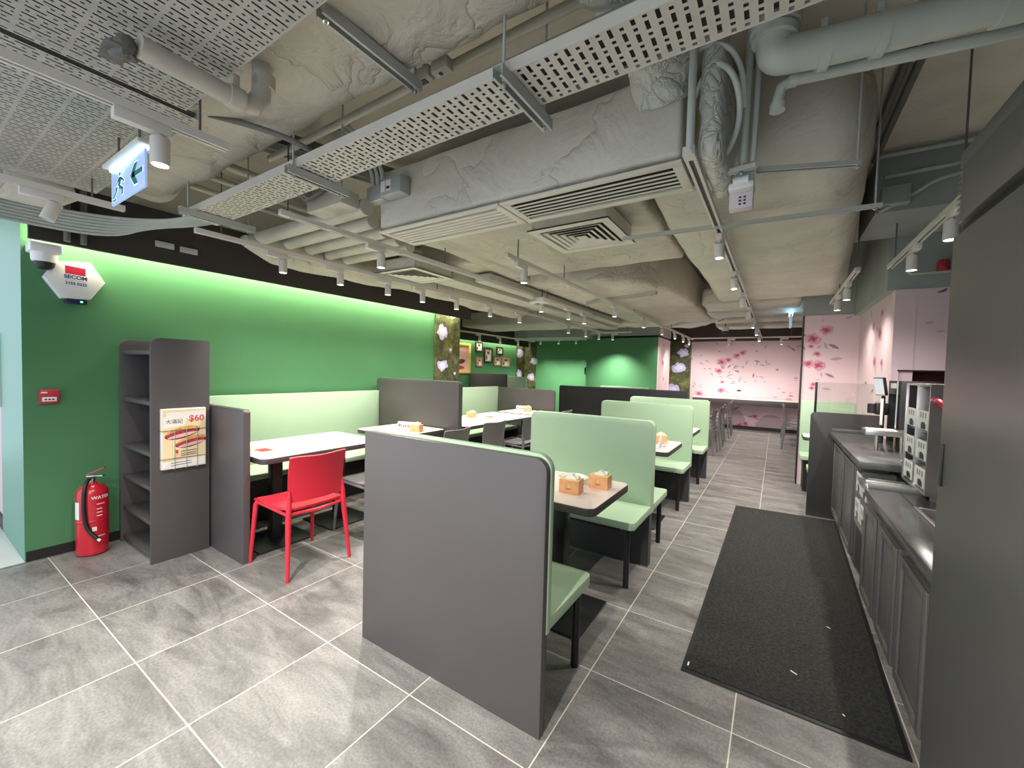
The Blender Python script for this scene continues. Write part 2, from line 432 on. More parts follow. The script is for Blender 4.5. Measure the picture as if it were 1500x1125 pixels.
# ---------------------------------------------------------------- room shell
struct('floor', MB().poly([(-4.35,-1.6,0),(2.2,-1.6,0),(2.2,13.2,0),(-7.2,13.2,0),(-7.2,.54,0),(-4.35,.54,0)]), 'floor', origin=(0,0,0))
struct('floor_entry', MB().poly([(-9,-1.6,0),(-4.35,-1.6,0),(-4.35,.54,0),(-9,.54,0)]), 'floor_white')
struct('ceiling', MB().box(-9,2.2,-1.6,13.2,SLAB,SLAB+.15), 'slab')
b = MB().box(-4.5,-4.35,.54,4.56,0,SLAB)
for f in b.bm.faces:
    if f.calc_center_median().y < .541: f.material_index = 1
struct('wall_left', b, ['green','teal'])
struct('wall_left_return', MB().box(-5.26,-4.5,.54,.68,0,SLAB), 'teal')
struct('wall_entry', MB().box(-9,-5.26,.56,.70,0,SLAB), 'pinkwall')
struct('baseboard_entry', MB().box(-9,-5.262,.545,.56,0,.09), 'skirt')
struct('baseboard_left', MB().box(-4.35,-4.338,.545,4.55,0,.07), 'skirt')
tag(MB().box(-5.52,-5.275,.52,.56,1.02,1.62,.004).done('wall_panel','white_pl'), 'white flat panel on the pink wall at the photo\'s left edge', 'panel')

# floral wall strips: meadow ground with lavender blooms
def meadow(name, mb, mats_pos, O, R, U, Nn, spots):
    for i, (x, z, r) in enumerate(spots):
        flower(mb, Vector(O), Vector(R), Vector(U), Vector(Nn), x, z, r, (1, 2, 2), 50 + i * 7 + int(r * 1000))
    struct(name, mb, ['meadow','lav1','lav2'])
meadow('wall_left_floral', MB().box(-4.5,-4.325,4.56,5.12,0,2.5), None, (-4.325,4.56,0),(0,1,0),(0,0,1),(1,0,0),
       [(.15,1.98,.11),(.16,1.47,.10),(.38,2.26,.06),(.40,1.0,.09),(.12,.8,.08),(.34,1.72,.03),(.45,1.35,.025)])
struct('wall_niche_side', MB().box(-7.05,-4.5,5.0,5.12,0,SLAB), 'green')
struct('wall_niche', MB().box(-7.05,-6.9,5.12,10.9,0,SLAB), 'green')
meadow('wall_niche_floral', MB().box(-7.05,-6.89,10.9,11.4,0,2.6), None, (-6.89,10.9,0),(0,1,0),(0,0,1),(1,0,0),
       [(.22,1.95,.17),(.2,1.3,.14)])
meadow('wall_far_floral', MB().box(-6.89,-6.45,11.4,11.55,0,2.6), None, (-6.89,11.4,0),(1,0,0),(0,0,1),(0,-1,0),
       [(.36,1.72,.12),(.26,1.22,.12),(.1,.75,.12)])
struct('wall_far_green', MB().box(-6.45,-4.2,11.4,11.55,0,2.35), 'green')
struct('wall_green_block', MB().box(-4.21,-2.40,10.1,11.3,0,2.30), 'green')
def pink(name, mb, O, R, U, Nn, fl=(), lv=(), hills=(), extra=()):
    O, R, U, Nn = map(Vector, (O, R, U, Nn))
    for (x, z, rx, rz) in hills:
        mb.poly([O + R*(x + rx*math.cos(PI*k/12)) + U*(z + rz*math.sin(PI*k/12)) + Nn*0.0008 for k in range(13)], 6)
    for i, (x, z, r) in enumerate(fl): flower(mb, O, R, U, Nn, x, z, r, (1, 2, 3), 11 * i + 3)
    for i, (x, z, L, a) in enumerate(lv): leaf(mb, O, R, U, Nn, x, z, L, a, 4 if i % 3 else 5)
    return struct(name, mb, ['pinkwall','petal1','petal2','petal3','leaf1','leaf2','shade'])
pink('wall_green_block_side', MB().box(-2.40,-2.385,10.1,11.35,0,2.30), (-2.385,10.1,0),(0,1,0),(0,0,1),(1,0,0),
     [(.5,1.7,.10),(.6,1.3,.06)], [(.3,1.9,.2,1.2),(.7,1.8,.2,.6),(.5,1.45,.2,1.9),(.4,2.1,.15,.4),(.8,1.1,.2,1)])
meadow('wall_far_meadow', MB().box(-2.68,-2.07,12.55,12.8,0,2.5), None, (-2.68,12.55,0),(1,0,0),(0,0,1),(0,-1,0),
       [(.40,2.05,.13),(.30,1.62,.16),(.16,.98,.17),(.5,2.25,.06)])
W0 = -2.07
rnd = random.Random(4)
fl = [(.78,1.80,.11),(.95,1.86,.08),(1.15,1.98,.075),(1.28,2.05,.07),(.72,1.55,.09),(.80,1.02,.09),(.24,.90,.09),(2.36,.78,.12),(1.28,.10,.10),(1.42,.15,.08),(1.63,.36,.07),(.82,1.25,.05),(2.08,1.62,.035)]
lv = []
for (cx, cz, s, n) in ((.6,1.75,.3,7),(.95,1.5,.35,14),(1.2,1.75,.3,10),(.75,2.2,.25,6),(1.05,1.2,.3,8),(2.3,2.2,.2,4),(1.8,1.75,.25,5),(1.7,1.35,.2,5),(.2,1.05,.2,4),(2.2,1.0,.25,5),(1.6,2.2,.2,4),(1.2,.75,.2,4),(1.7,.3,.25,5),(2.5,1.4,.1,2),(.12,1.9,.08,2),(1.05,.5,.2,4)):
    for _ in range(n): lv.append((cx + rnd.uniform(-s, s), cz + rnd.uniform(-s, s) * .6, rnd.uniform(.06, .16), rnd.uniform(-.6, 3.4)))
pink('wall_far', MB().box(W0,2.2,12.65,12.8,0,2.37), (W0,12.65,0),(1,0,0),(0,0,1),(0,-1,0), fl, lv, [(1.1,.02,.34,.55),(2.0,.02,.36,.42)])
struct('wall_far_upper', MB().box(-7.2,2.2,12.8,12.95,0,SLAB), 'black_wall')
struct('wall_far_bulkhead', MB().box(-2.7,2.2,12.45,12.65,2.375,2.85), 'black_wall')
struct('wall_green_bulkhead', MB().box(-6.5,-2.38,10.15,11.38,2.352,2.75), 'beam')
struct('baseboard_far', MB().box(W0,2.2,12.632,12.65,0,.09), 'skirt')
# right-hand pink walls
fl = [(.10,1.95,.075),(.24,2.06,.065),(.06,1.62,.06),(.17,1.60,.07),(.15,1.75,.04),(.13,1.35,.035),(.08,1.85,.03),(.11,1.30,.03)]
lv = [(.26,1.88,.14,-.5),(.22,1.90,.10,-1.2),(.28,1.68,.14,.1),(.24,1.50,.12,-.5),(.2,1.52,.08,-1.4),(.14,1.82,.07,.7),(.06,1.93,.07,2.2),(.22,1.30,.10,-.1),(.1,1.72,.06,1.2),(.02,1.80,.06,1.9),(.18,2.16,.06,1.0),(.42,2.2,.08,.3),(.04,1.98,.08,2.6),(.15,1.40,.05,.5)]
pink('wall_booth_back', MB().box(.285,.86,6.70,6.9,0,2.255), (.285,6.70,0),(1,0,0),(0,0,1),(0,-1,0), fl, lv)
struct('trim_1', MB().box(.270,.285,6.692,6.9,0,2.255), 'black')
struct('wall_far_right', MB().box(2.2,2.35,4.92,12.95,0,SLAB), 'pinkwall')
struct('wall_booth_bulkhead', MB().box(.27,.86,6.71,6.9,2.256,SLAB), 'beam')
fl = [(.55,1.9,.08),(.75,1.62,.07),(.9,2.0,.06),(.62,1.35,.06),(.4,1.6,.05),(.5,2.1,.05)]
lv = [(.3+.09*k, 1.1 + (k*37 % 11) * .1, .13, .5 + k) for k in range(12)]
pink('wall_counter_side', MB().box(.857,1.0,4.92,6.70,0,2.235), (.857,6.70,0),(0,-1,0),(0,0,1),(-1,0,0),
     [(6.7-4.92-x, z, r) for x, z, r in fl], [(6.7-4.92-x, z, L, a) for x, z, L, a in lv])
mb = MB().box(1.0,2.2,4.92,5.04,1.525,2.235).box(.857,.897,4.90,4.92,.95,1.525).box(1.42,2.2,4.92,5.04,.95,1.525).box(1.0,2.2,4.92,5.04,0,.95)
mb.box(.857,1.0,4.915,4.92,1.525,2.235)
pink('wall_counter_front', mb, (.857,4.915,0),(1,0,0),(0,0,1),(0,-1,0), [], [(.26,2.19,.07,.3),(.20,1.93,.06,.2),(.27,1.86,.06,.05),(.29,2.2,.05,.6)])
struct('wall_counter_bulkhead', MB().box(.80,2.2,4.93,6.70,2.236,SLAB), 'beam')
struct('trim_2', MB().box(.897,1.42,4.90,4.935,1.515,1.527), 'black')
struct('trim_3', MB().box(.897,.903,4.90,4.935,1.15,1.515), 'white_pl')
mb = MB().box(1.0,1.8,5.3,5.32,.9,1.6)
mb.prism([(1.02,1.53),(1.02,1.22),(1.5,1.25),(1.55,1.3),(1.55,1.5),(1.3,1.53)],'y',5.2,5.24,mi=1)
struct('window_1', mb, ['brown','maroon'])
struct('wall_right', MB().box(1.35,1.5,-1.6,4.92,0,SLAB), 'cab')
struct('ceiling_beam', MB().box(.58,1.35,4.15,4.92,2.70,SLAB), 'beam')
struct('wall_left_upper', MB().box(-4.35,-4.34,.55,5.18,2.621,SLAB), 'slab')
# dark bulkheads with lit coves
struct('bulkhead_left', MB().box(-4.18,-4.15,.55,5.18,2.213,2.62).box(-4.35,-4.18,.55,5.18,2.40,2.62), 'black_wall')
struct('cove_light_left', MB().box(-4.20,-4.181,.56,5.10,2.255,2.285), 'cove')
struct('bulkhead_niche', MB().box(-6.72,-6.69,5.12,11.3,2.16,SLAB).box(-6.9,-6.72,5.12,11.3,2.35,SLAB), 'black_wall')
struct('cove_light_niche', MB().box(-6.74,-6.721,5.2,11.2,2.20,2.23), 'cove')
# ---------------------------------------------------------------- furniture: left side
def shelf_unit():
    t = thing('bookshelf', 'tall charcoal open shelf unit beside the red fire extinguisher', 'shelf unit', (-3.95,1.2,0))
    prof = [(1.02,0),(1.37,0),(1.37,1.59)] + [(1.02 + .06 + .06*math.cos(a), 1.53 + .06*math.sin(a)) for a in [PI/2 + PI/2*k/8 for k in range(9)]]
    for x in (-4.30, -3.641): MB().prism(prof, 'x', x, x + .025, bev=.0015).done('side_panel', 'char', t)
    MB().box(-4.275,-3.641,1.345,1.368,.0,1.575).done('back_panel', 'char', t)
    for z in (1.501, 1.14, .777, .534, .286, .055):
        MB().box(-4.2745,-3.6415,1.035,1.345,z-.028,z,.002).done('shelf', 'char', t)
    MB().box(-4.2745,-3.6415,1.06,1.08,0,.027).done('plinth', 'char', t)
shelf_unit()
def leaflet():
    x = -3.616
    t = thing('leaflet_rack', 'wire rack with food leaflets on the shelf unit\'s side', 'leaflet rack', (x+.02,1.2,.66))
    y0, y1 = 1.068, 1.332
    w = MB()
    for z in (.74, .94): w.tube([(x+.001,y0-.008,z),(x+.045,y0-.008,z),(x+.045,y1+.008,z),(x+.001,y1+.008,z)], .0022, 6)
    for y in (1.14, 1.21, 1.275): w.tube([(x+.001,y,.658),(x+.045,y,.658),(x+.045,y,.94)], .0020, 6)
    w.done('wire_frame', 'chrome', t)
    b = MB().box(x+.004,x+.036,y0,y1,.664,1.093,.002)
    X = x + .0365
    def P(pts, mi, h=0): b.poly([(X + h, y0 + (y1-y0)*u, .664 + .429*v) for u, v in pts], mi)
    P([(.02,.02),(.98,.02),(.98,.98),(.02,.98)], 1)
    P([(.10,.80),(.97,.84),(.97,.95),(.10,.94)], 2, .0003)
    P([(.04,.68),(.52,.72),(.54,.90),(.04,.86)], 2, .0004)
    def ell(cu, cv, ru, rv, mi, h, a0=0, a1=2*PI, tilt=.12):
        P([(cu + ru*math.cos(a0+(a1-a0)*k/20), cv + rv*math.sin(a0+(a1-a0)*k/20) + tilt*ru*math.cos(a0+(a1-a0)*k/20)) for k in range(21)], mi, h)
    for cu, cv, s in ((.46,.60,1.0), (.66,.44,.92)):
        ell(cu, cv-.01, .40*s, .095*s, 5, .0006); ell(cu, cv+.005, .38*s, .085*s, 3, .0008, .0, PI)
        ell(cu-.02, cv-.012, .37*s, .045*s, 4, .0010); ell(cu, cv-.05, .34*s, .03*s, 6, .0011)
    P([(.03,.02),(.97,.02),(.97,.16),(.03,.12)], 2, .0004)
    P([(.30,.25),(.36,.25),(.36,.31),(.30,.31)], 7, .0006)
    for v in (.20, .23, .27): P([(.42,v),(.78,v+.012),(.78,v+.024),(.42,v+.012)], 8, .0006)
    for v in (.05, .09): P([(.20,v),(.66,v+.012),(.66,v+.022),(.20,v+.010)], 8, .0007)
    nrm = dict(right=(0,1,0), up=(0,0,1))
    b.text('$60', .062, (X+.0009, y0+.205, 1.016), mi=9, depth=.0003, bold=.0012, **nrm)
    b.text('大滿記', .034, (X+.0009, y0+.072, 1.000), mi=8, depth=.0003, **nrm)
    b.done('leaflet', ['paper','cream','paper','bun','meat','brown','pinkart','logored','ink','textred'], t)
leaflet()
def low_panel():
    t = thing('partition_panel', 'low charcoal partition right beside the tall shelf unit', 'partition', (-3.6,1.41,0))
    MB().prism(rrect(-4.33,-3.12,0,1.10,.03,6,(0,0,1,0)), 'y', 1.385, 1.432, bev=.002).done('panel', 'char', t)
low_panel()
def extinguisher():
    c = Vector((-4.19,.845,0))
    t = thing('fire_extinguisher', 'red fire extinguisher on the floor against the green wall', 'fire extinguisher', c)
    b = MB().lathe([(0,.006),(.078,.006),(.086,.012),(.088,.03),(.088,.44),(.082,.475),(.062,.503),(.03,.517),(.026,.53),(0,.53)], c, 40)
    b.lathe([(.0885,.245),(.0905,.248),(.0905,.258),(.0885,.261)], c, 40)
    b.done('cylinder', 'extred', t)
    view = math.atan2(-c.y, -c.x)
    def wrap(a0, a1, z0, z1, m, n=8, r=.0892):
        for k in range(n):
            p = [a0 + (a1-a0)*k/n, a0 + (a1-a0)*(k+1)/n]
            m.poly([c + Vector((r*math.cos(p[i]), r*math.sin(p[i]), z)) for i, z in ((0,z0),(1,z0),(1,z1),(0,z1))])
    m = MB(); wrap(view-1.35, view-.85, .275, .40, m); m.done('white_label', 'labelwhite', t)
    m = MB()
    def wt(body, size, a, z, ha='CENTER'):
        R = Vector((-math.sin(a), math.cos(a), 0)); n = Vector((math.cos(a), math.sin(a), 0))
        k = len(m.bm.verts)
        m.text(body, size, c + n * .0885 + Vector((0,0,z)), R, (0,0,1), depth=.0004, bold=.0006)
        m.bm.verts.ensure_lookup_table()
        for v in m.bm.verts[k:]:
            d = (v.co - c).dot(R); h = (v.co - c).dot(n) - .0885; aa = a + d / .0885
            v.co = Vector((c.x + (.0892 + h)*math.cos(aa), c.y + (.0892 + h)*math.sin(aa), v.co.z))
    wt('WATER', .032, view+.55, .425); 
    for z, w in ((.375,.9),(.34,.6),(.315,.6),(.29,.6)): wrap(view+.25, view+.25+w*.6, z, z+.006, m)
    wrap(view-.02, view+.25, .185, .215, m); wrap(view+.15, view+.8, .14, .145, m)
    m.done('printed_label', 'labelwhite', t)
    m = MB().cyl(c+Vector((0,0,.53)), c+Vector((0,0,.565)), .018).cyl(c+Vector((0,0,.55)), c+Vector((.035,-.01,.553)), .008)
    m.done('valve', 'chrome', t)
    d = Vector((.75,.66,0)).normalized()
    def lever(z0, z1, L, mat, name):
        s = d.cross(Vector((0,0,1))) * .011; p0 = c - d*.03 + Vector((0,0,z0)); p1 = c + d*L + Vector((0,0,z1))
        m = MB(); m.loft([[p0-s, p0+s, p0+s+Vector((0,0,.008)), p0-s+Vector((0,0,.008))], [p1-s, p1+s, p1+s+Vector((0,0,.008)), p1-s+Vector((0,0,.008))]])
        m.done(name, mat, t)
    lever(.567, .572, .075, 'chrome', 'carry_handle'); lever(.578, .632, .085, 'extred', 'lever')
    a = view - .42
    n = Vector((math.cos(a), math.sin(a), 0)); q = Vector((-math.sin(a), math.cos(a), 0))
    pts = [c+Vector((0,0,.55)), c+n*.05+Vector((0,0,.56)), c+n*.105+Vector((0,0,.50)), c+n*.105+Vector((0,0,.30)), c+n*.104+q*.02+Vector((0,0,.20)), c+n*.104+q*.075+Vector((0,0,.135))]
    pts = smooth_path(pts, 3)
    MB().tube(pts, .0125, 12).done('hose', 'black', t)
    e = pts[-1]; dd = (pts[-1]-pts[-2]).normalized()
    MB().cyl(e, e+dd*.02, .009, mi=0).done('nozzle', 'labelwhite', t)
extinguisher()
def call_point():
    t = thing('fire_call_point', 'small red fire alarm call point on the green wall', 'fire alarm', (-4.335,.66,1.10))
    MB().box(-4.35,-4.318,.612,.708,1.105,1.205,.006).done('case','callred',t)
    m = MB().box(-4.319,-4.316,.625,.695,1.122,1.152,.001)
    for k in range(3): m.box(-4.3165,-4.3155,.636+.018*k,.648+.018*k,1.131,1.141,mi=1)
    m.box(-4.319,-4.3165,.620,.650,1.180,1.190,mi=0)
    m.done('instruction_plate',['labelwhite','ink'],t)
call_point()
def siren():
    t = thing('alarm_siren', 'white hexagonal alarm siren with red logo high on green wall', 'alarm siren', (-4.3,.79,1.86))
    hexa = [(.632,1.992),(.692,2.112),(.868,2.138),(.945,2.004),(.864,1.866),(.715,1.856)]
    m = MB().prism(hexa, 'x', -4.35, -4.275, bev=.014); m.done('housing','white_pl',t)
    X = -4.2745
    m = MB().poly([(X,.735,2.035),(X,.838,2.030),(X,.838,2.085),(X,.735,2.092)])
    m.done('red_logo','logored',t)
    m = MB().text('SECOM', .036, (X,.788,2.012),(0,1,-.03),(0,0,1),depth=.0006,bold=.0014,sx=1.0)
    m.poly([(X,.735,1.990),(X,.842,1.986),(X,.842,1.988),(X,.735,1.992)])
    m.text('2155 0222', .027, (X,.790,1.968),(0,1,-.03),(0,0,1),depth=.0006,bold=.0010,sx=.95)
    m.done('lettering','navy',t)
    MB().box(-4.34,-4.285,.735,.85,1.826,1.862,.01).done('strobe_lens','navyplastic',t)
    MB().box(-4.286,-4.281,.812,.824,1.838,1.848,.001).done('indicator_light','led',t)
siren()
def dome_camera():
    c = Vector((-4.255,.635,0))
    t = thing('dome_camera', 'white dome security camera above the alarm siren', 'security camera', (c.x,c.y,2.05))
    MB().box(-4.348,-4.18,.56,.71,2.145,2.21,.012).done('mount_box','white_pl',t)
    MB().lathe([(0,2.145),(.066,2.145),(.064,2.10),(.058,2.085),(0,2.085)], c, 32).done('housing','white_pl',t)
    MB().lathe([(.052,2.0845),(.048,2.06),(.034,2.042),(.015,2.034),(0,2.033)], c, 28).done('dome','black',t)
dome_camera()

def bench_run(name, label, y0, y1, zb):
    t = thing(name, label, 'bench', (-4.1,(y0+y1)/2,0))
    MB().box(-4.29,-4.235,y0,y1,.45,zb,.003).done('backrest','mint',t)
    MB().box(-4.235,-3.80,y0,y1,.40,.45,.008).done('seat','mint',t)
    MB().box(-4.29,-3.88,y0,y1,0,.40).done('base','black',t)
bench_run('wall_bench', 'mint green wall bench behind the red chair\'s table', 1.434, 3.462, 1.125)
bench_run('wall_bench', 'mint green wall bench beyond the curved-edge charcoal divider', 3.535, 6.115, 1.125)
def divider(label, x0, x1, y0, y1, z, r=.05, mat='char', corners=(0,0,1,1), name='partition_panel'):
    t = thing(name, label, 'partition', ((x0+x1)/2,(y0+y1)/2,0))
    MB().prism(rrect(x0,x1,0,z,r,7,corners), 'y', y0, y1, bev=.003).done('panel', mat, t)
    return t
divider('tall charcoal divider with rounded corner between left tables', -4.29,-2.925,3.465,3.532,1.288)
divider('charcoal divider at the far end of the mint wall bench', -4.29,-3.10,6.118,6.18,1.115)

def table(label, x0, x1, y0, y1, ped, group=None, lx=None):
    z = .75
    t = thing('dining_table', label, 'table', ((x0+x1)/2,(y0+y1)/2,0), group)
    MB().prism(rrect(x0,x1,y0,y1,.05,6), 'z', z-.042, z-.003, bev=.002).done('edge_band','edge',t)
    MB().prism(rrect(x0+.004,x1-.004,y0+.004,y1-.004,.048,6), 'z', z-.003, z, bev=.0).done('tabletop','table',t)
    for px, py in ped:
        m = MB().box(px-.04,px+.04,py-.04,py+.04,.012,z-.05,.004); m.done('leg','blackmetal',t)
        MB().box(px-.22,px+.22,py-.22,py+.22,.0,.012,.003).done('foot_plate','blackmetal',t)
        MB().box(px-.2,px+.2,py-.03,py+.03,z-.052,z-.042).done('top_bracket','blackmetal',t)
    return t
table('left pale table in front of the red chair', -3.79,-3.03,1.47,2.56, [(-3.40,1.75),(-3.40,2.33)])
table('left pale table against the tall charcoal divider', -3.80,-3.08,2.80,3.44, [(-3.44,3.12)])
table('long left pale table just beyond the tall charcoal divider', -3.80,-3.02,3.74,5.36, [(-3.42,4.1),(-3.42,5.0)])
table('left pale table against the divider at the bench\'s far end', -3.80,-3.10,5.46,6.06, [(-3.45,5.76)])

# ---------------------------------------------------------------- chairs
def chair(label, mat, group=None):
    t = thing('dining_chair', label, 'chair', (0,0,0), group)
    m = MB(); n = 10; nx = 8
    def sp(u, v):   # u across -1..1, v 0 front..1 rear
        y = .225 - .43*v; w = .215 - .012*v
        z = .462 - .022*math.sin(PI*min(1,v*1.1)*.9) - .010*v + .006*abs(u)**3 - (0.022*(1-v/.12)**2 if v < .12 else 0)
        return Vector((u*w, y, z))
    def sheet(m, f, th, nx, ny):
        A = [[m.bm.verts.new(f(-1+2*i/nx, j/ny)) for i in range(nx+1)] for j in range(ny+1)]
        fs = []
        for j in range(ny):
            for i in range(nx): fs.append(m.bm.faces.new((A[j][i],A[j][i+1],A[j+1][i+1],A[j+1][i])))
        m.bm.normal_update()
        r = bmesh.ops.solidify(m.bm, geom=fs, thickness=th)
        bmesh.ops.recalc_face_normals(m.bm, faces=m.bm.faces[:])
    sheet(m, sp, .016, nx, n); m.done('seat', mat, t, 40)
    m = MB()
    def bp(u, v):   # v 0 bottom..1 top
        z = .505 + .305*v; w = .201 + .008*v
        y = -.205 - .030*v + .015*math.sin(PI*v) - .030*(1-u*u)
        if v > .9: z -= .012*(abs(u)**6)
        return Vector((u*w, y, z - .022*(1-u*u)*(1-v)*0 + .014*u*u*v))
    sheet(m, bp, .014, 10, 10); m.done('backrest', mat, t, 40)
    for s in (-1, 1):
        m = MB().tube([(s*.235,.235,0),(s*.212,.205,.42),(s*.20,.19,.452)], [.012,.0175,.016], 12); m.done('leg', mat, t)
        m = MB().tube([(s*.232,-.255,0),(s*.206,-.212,.40),(s*.200,-.210,.50),(s*.197,-.207,.585)], [.012,.019,.016,.006], 12); m.done('leg', mat, t)
        MB().tube([(s*.207,.19,.440),(s*.204,-.2,.425)], .011, 8).done('side_rail', mat, t)
    MB().tube([(-.204,-.205,.430),(0,-.222,.420),(.204,-.205,.430)], .012, 8).done('rear_rail', mat, t)
    return t
c = chair('red plastic chair at the left table', 'red'); c.location = (-2.89,1.67,0); c.rotation_euler = (0,0,PI/2)
g0 = chair('grey plastic chair hidden partly by the big charcoal booth panel', 'grey', 'grey chairs along the left tables')
g0.location = (-2.93,2.36,0); g0.rotation_euler = (0,0,PI/2)
for y, dx, rz, lab in ((3.20,0,.03,'grey plastic chair at the left table by the tall divider'),
                 (3.97,-.06,-.05,'grey plastic chair at the near end of the long left table'),
                 (4.76,-.03,.02,'grey plastic chair with pale lit seat, middle of long left table'),
                 (5.30,-.03,.0,'grey plastic chair at the far end of the long left table'),
                 (5.85,-.03,.03,'grey plastic chair at the last left table before the end divider')):
    dup(g0, (-2.93+dx, y, 0), PI/2+rz, lab, 'grey chairs along the left tables')
for i, y in enumerate((8.25,8.95,9.75,10.7,11.45)):
    dup(g0, (-1.13+.03*(i%2), y, 0), PI/2+.04*(i%3-1), 'grey chair, %s from the near end of the far left aisle row' % ('first','second','third','fourth','fifth')[i], 'grey chairs at the far left of the aisle')
for i, y in enumerate((9.95,10.65,11.35)):
    dup(g0, (.40, y, 0), -PI/2+.03*(i-1), 'grey chair, %s of the far right aisle row before the pink wall' % ('nearest','middle','farthest')[i], 'grey chairs at the far right of the aisle')
table('far pale table behind the left aisle row of grey chairs', -2.1,-1.38,8.60,9.50, [(-1.74,8.85),(-1.74,9.25)])
table('farthest pale table by the left row of grey chairs', -2.1,-1.38,9.55,11.6, [(-1.74,10.0),(-1.74,11.2)])
# long bar table along the far pink wall
t = thing('bar_table', 'long bar table with dark edge along the far pink wall', 'table', (-.6,12.35,0))
MB().box(-1.9,.66,12.05,12.62,.82,.84,.003).done('tabletop','table',t)
MB().box(-1.9,.66,12.05,12.08,.68,.82,.002).done('apron','edge',t)
for x in (-1.85,.62): MB().box(x-.03,x+.03,12.3,12.36,0,.82).done('leg','blackmetal',t)

# ---------------------------------------------------------------- booths down the middle
def booth(label, x0, x1, yp0, yp1, h, seats, front=None):
    t = thing('booth_bench', label, 'booth', ((x0+x1)/2,(yp0+yp1)/2,0))
    ym = (yp0+yp1)/2
    if front:
        MB().prism(rrect(x0,x1,0,h-.012,.055,7,(0,0,1,0)), 'y', yp0, ym, bev=.004).done('outer_panel','char',t)
        MB().prism(rrect(x0+.002,x1+.002,.40,h,.065,7,(0,0,1,0)), 'y', ym, yp1, bev=.004).done('backrest','mint',t)
        MB().box(x0+.01,x1-.012,ym,yp1,0,.40).done('lower_panel','char',t)
    else:
        MB().prism(rrect(x0,x1,.40,h,.05,7,(0,0,1,1)), 'y', yp0, yp1, bev=.006).done('backrest','mint',t)
        MB().box(x0+.01,x1-.01,yp0+.004,yp1-.004,0,.40).done('lower_panel','char_dark',t)
    for s, d in seats:
        y0, y1 = (yp1, yp1+d) if s > 0 else (yp0-d, yp0)
        pts = rrect(x0,x1,y0,y1,.035,5,(0,0,1,0) if s > 0 else (0,1,0,0))
        MB().prism(pts, 'z', .405, .455, bev=.003).done('seat','mint',t)
        yl = y1-.05 if s > 0 else y0+.05
        for xl in (x1-.055, x0+.06): MB().cyl((xl,yl,0),(xl,yl,.405),.019,16).done('leg','blackmetal',t)
        MB().box(x0+.15,x1-.10,yl-.012,yl+.012,.375,.405).done('seat_rail','blackmetal',t)
    return t
booth('booth bench with the big charcoal panel nearest the camera', -1.785,-.715,1.371,1.437,1.110, [(1,.44)], True)
booth('second mint booth bench from the camera, with seats both sides', -1.775,-.735,3.075,3.155,1.085, [(-1,.43),(1,.48)])
booth('third mint booth bench from the camera, down the aisle', -1.83,-.765,4.92,4.99,1.085, [(-1,.42)])
booth('farthest mint booth bench, beside the grey aisle chairs', -1.85,-.755,6.19,6.26,1.085, [(-1,.42)])
table('booth pale table nearest the camera, with two tissue cartons', -1.76,-.735,1.915,2.525, [(-1.05,2.22),(-1.5,2.22)])
table('middle booth pale table with a clear menu stand', -1.77,-.765,3.72,4.40, [(-1.1,4.06),(-1.5,4.06)])
table('farthest booth pale table between mint panels', -1.78,-.785,5.12,5.70, [(-1.1,5.4),(-1.5,5.4)])
divider('long black divider behind the mint booths', -4.15,-1.42,8.44,8.50,1.11, .04, 'char_dark')
divider('pale cream low divider in front of the far green wall', -3.6,-2.45,9.55,9.61,1.10, .02, 'mint')
divider('grey divider in the niche below the framed pictures', -6.88,-5.70,8.57,8.63,1.318, .04)
t = thing('niche_bench', 'pale mint bench back in the niche below the pictures', 'bench', (-6.4,10,0))
MB().box(-6.88,-5.3,8.86,8.93,.45,1.26,.004).done('backrest','mint',t)
MB().box(-6.88,-5.3,8.93,9.36,.40,.45,.004).done('seat','mint',t)
MB().box(-6.88,-5.35,8.90,9.3,0,.40).done('base','black',t)

# ---------------------------------------------------------------- table top items
def carton(label, x, y, rz, group, s=1.0):
    t = thing('tissue_carton', label, 'tissue box', (0,0,0), group)
    w, d, h = .058*s, .045*s, .075*s
    m = MB().box(-w,w,-d,d,0,h,.002)
    m.prism([(-w*.32,h*.40),(-w*.2,h*.33),(w*.2,h*.33),(w*.32,h*.40),(w*.18,h*.38),(-w*.18,h*.38)],'y',-d-.0006,-d,mi=1)
    m.box(-w*.07,w*.07,-d-.0006,-d,h*.45,h*.72,mi=2)
    m.done('carton',['orange','brown','carton_top'],t)
    MB().box(-w*.98,w*.98,-d*.98,d*.98,h,h+.0015).done('carton_lid','carton_top',t)
    m = MB()
    rr = random.Random(int(x*100))
    m.prism([(-.035,h),(.035,h),(.028,h+.014),(.008,h+.03),(-.02,h+.016)],'y',-.016,.012)
    m.prism([(-.02,h),(.04,h),(.045,h+.02),(.0,h+.022)],'y',-.004,.022)
    m.lumpy(.004,40); m.done('tissue','tissue',t)
    t.location = (x,y,.75); t.rotation_euler = (0,0,rz)
    return t
carton('left one of two orange tissue cartons on the nearest booth table', -.955,2.135,.08,'tissue cartons')
carton('right one of two orange tissue cartons on the nearest booth table', -.855,2.325,.05,'tissue cartons')
carton('orange tissue carton beside the menu stand, left table by divider', -3.19,3.10,.25,'tissue cartons')
carton('orange tissue carton on the long left table beyond the divider', -3.56,4.50,.3,'tissue cartons')
carton('pale tissue carton on the last left table before end divider', -3.42,5.80,.2,'tissue cartons')
carton('orange tissue carton on the middle booth table', -.935,4.15,.1,'tissue cartons', 1.15)
carton('small carton standing on the far bar table', -1.35,12.3,.1,'tissue cartons')
m = MB().lathe([(0,.0),(.045,.0),(.05,.006),(.088,.022),(.092,.026),(.088,.028),(.05,.012),(0,.010)],(-1.045,2.36,.75),40)
tag(m.done('plate','porcelain',origin=(-1.045,2.36,.75)),'white plate behind the two orange cartons, nearest booth table','plate')
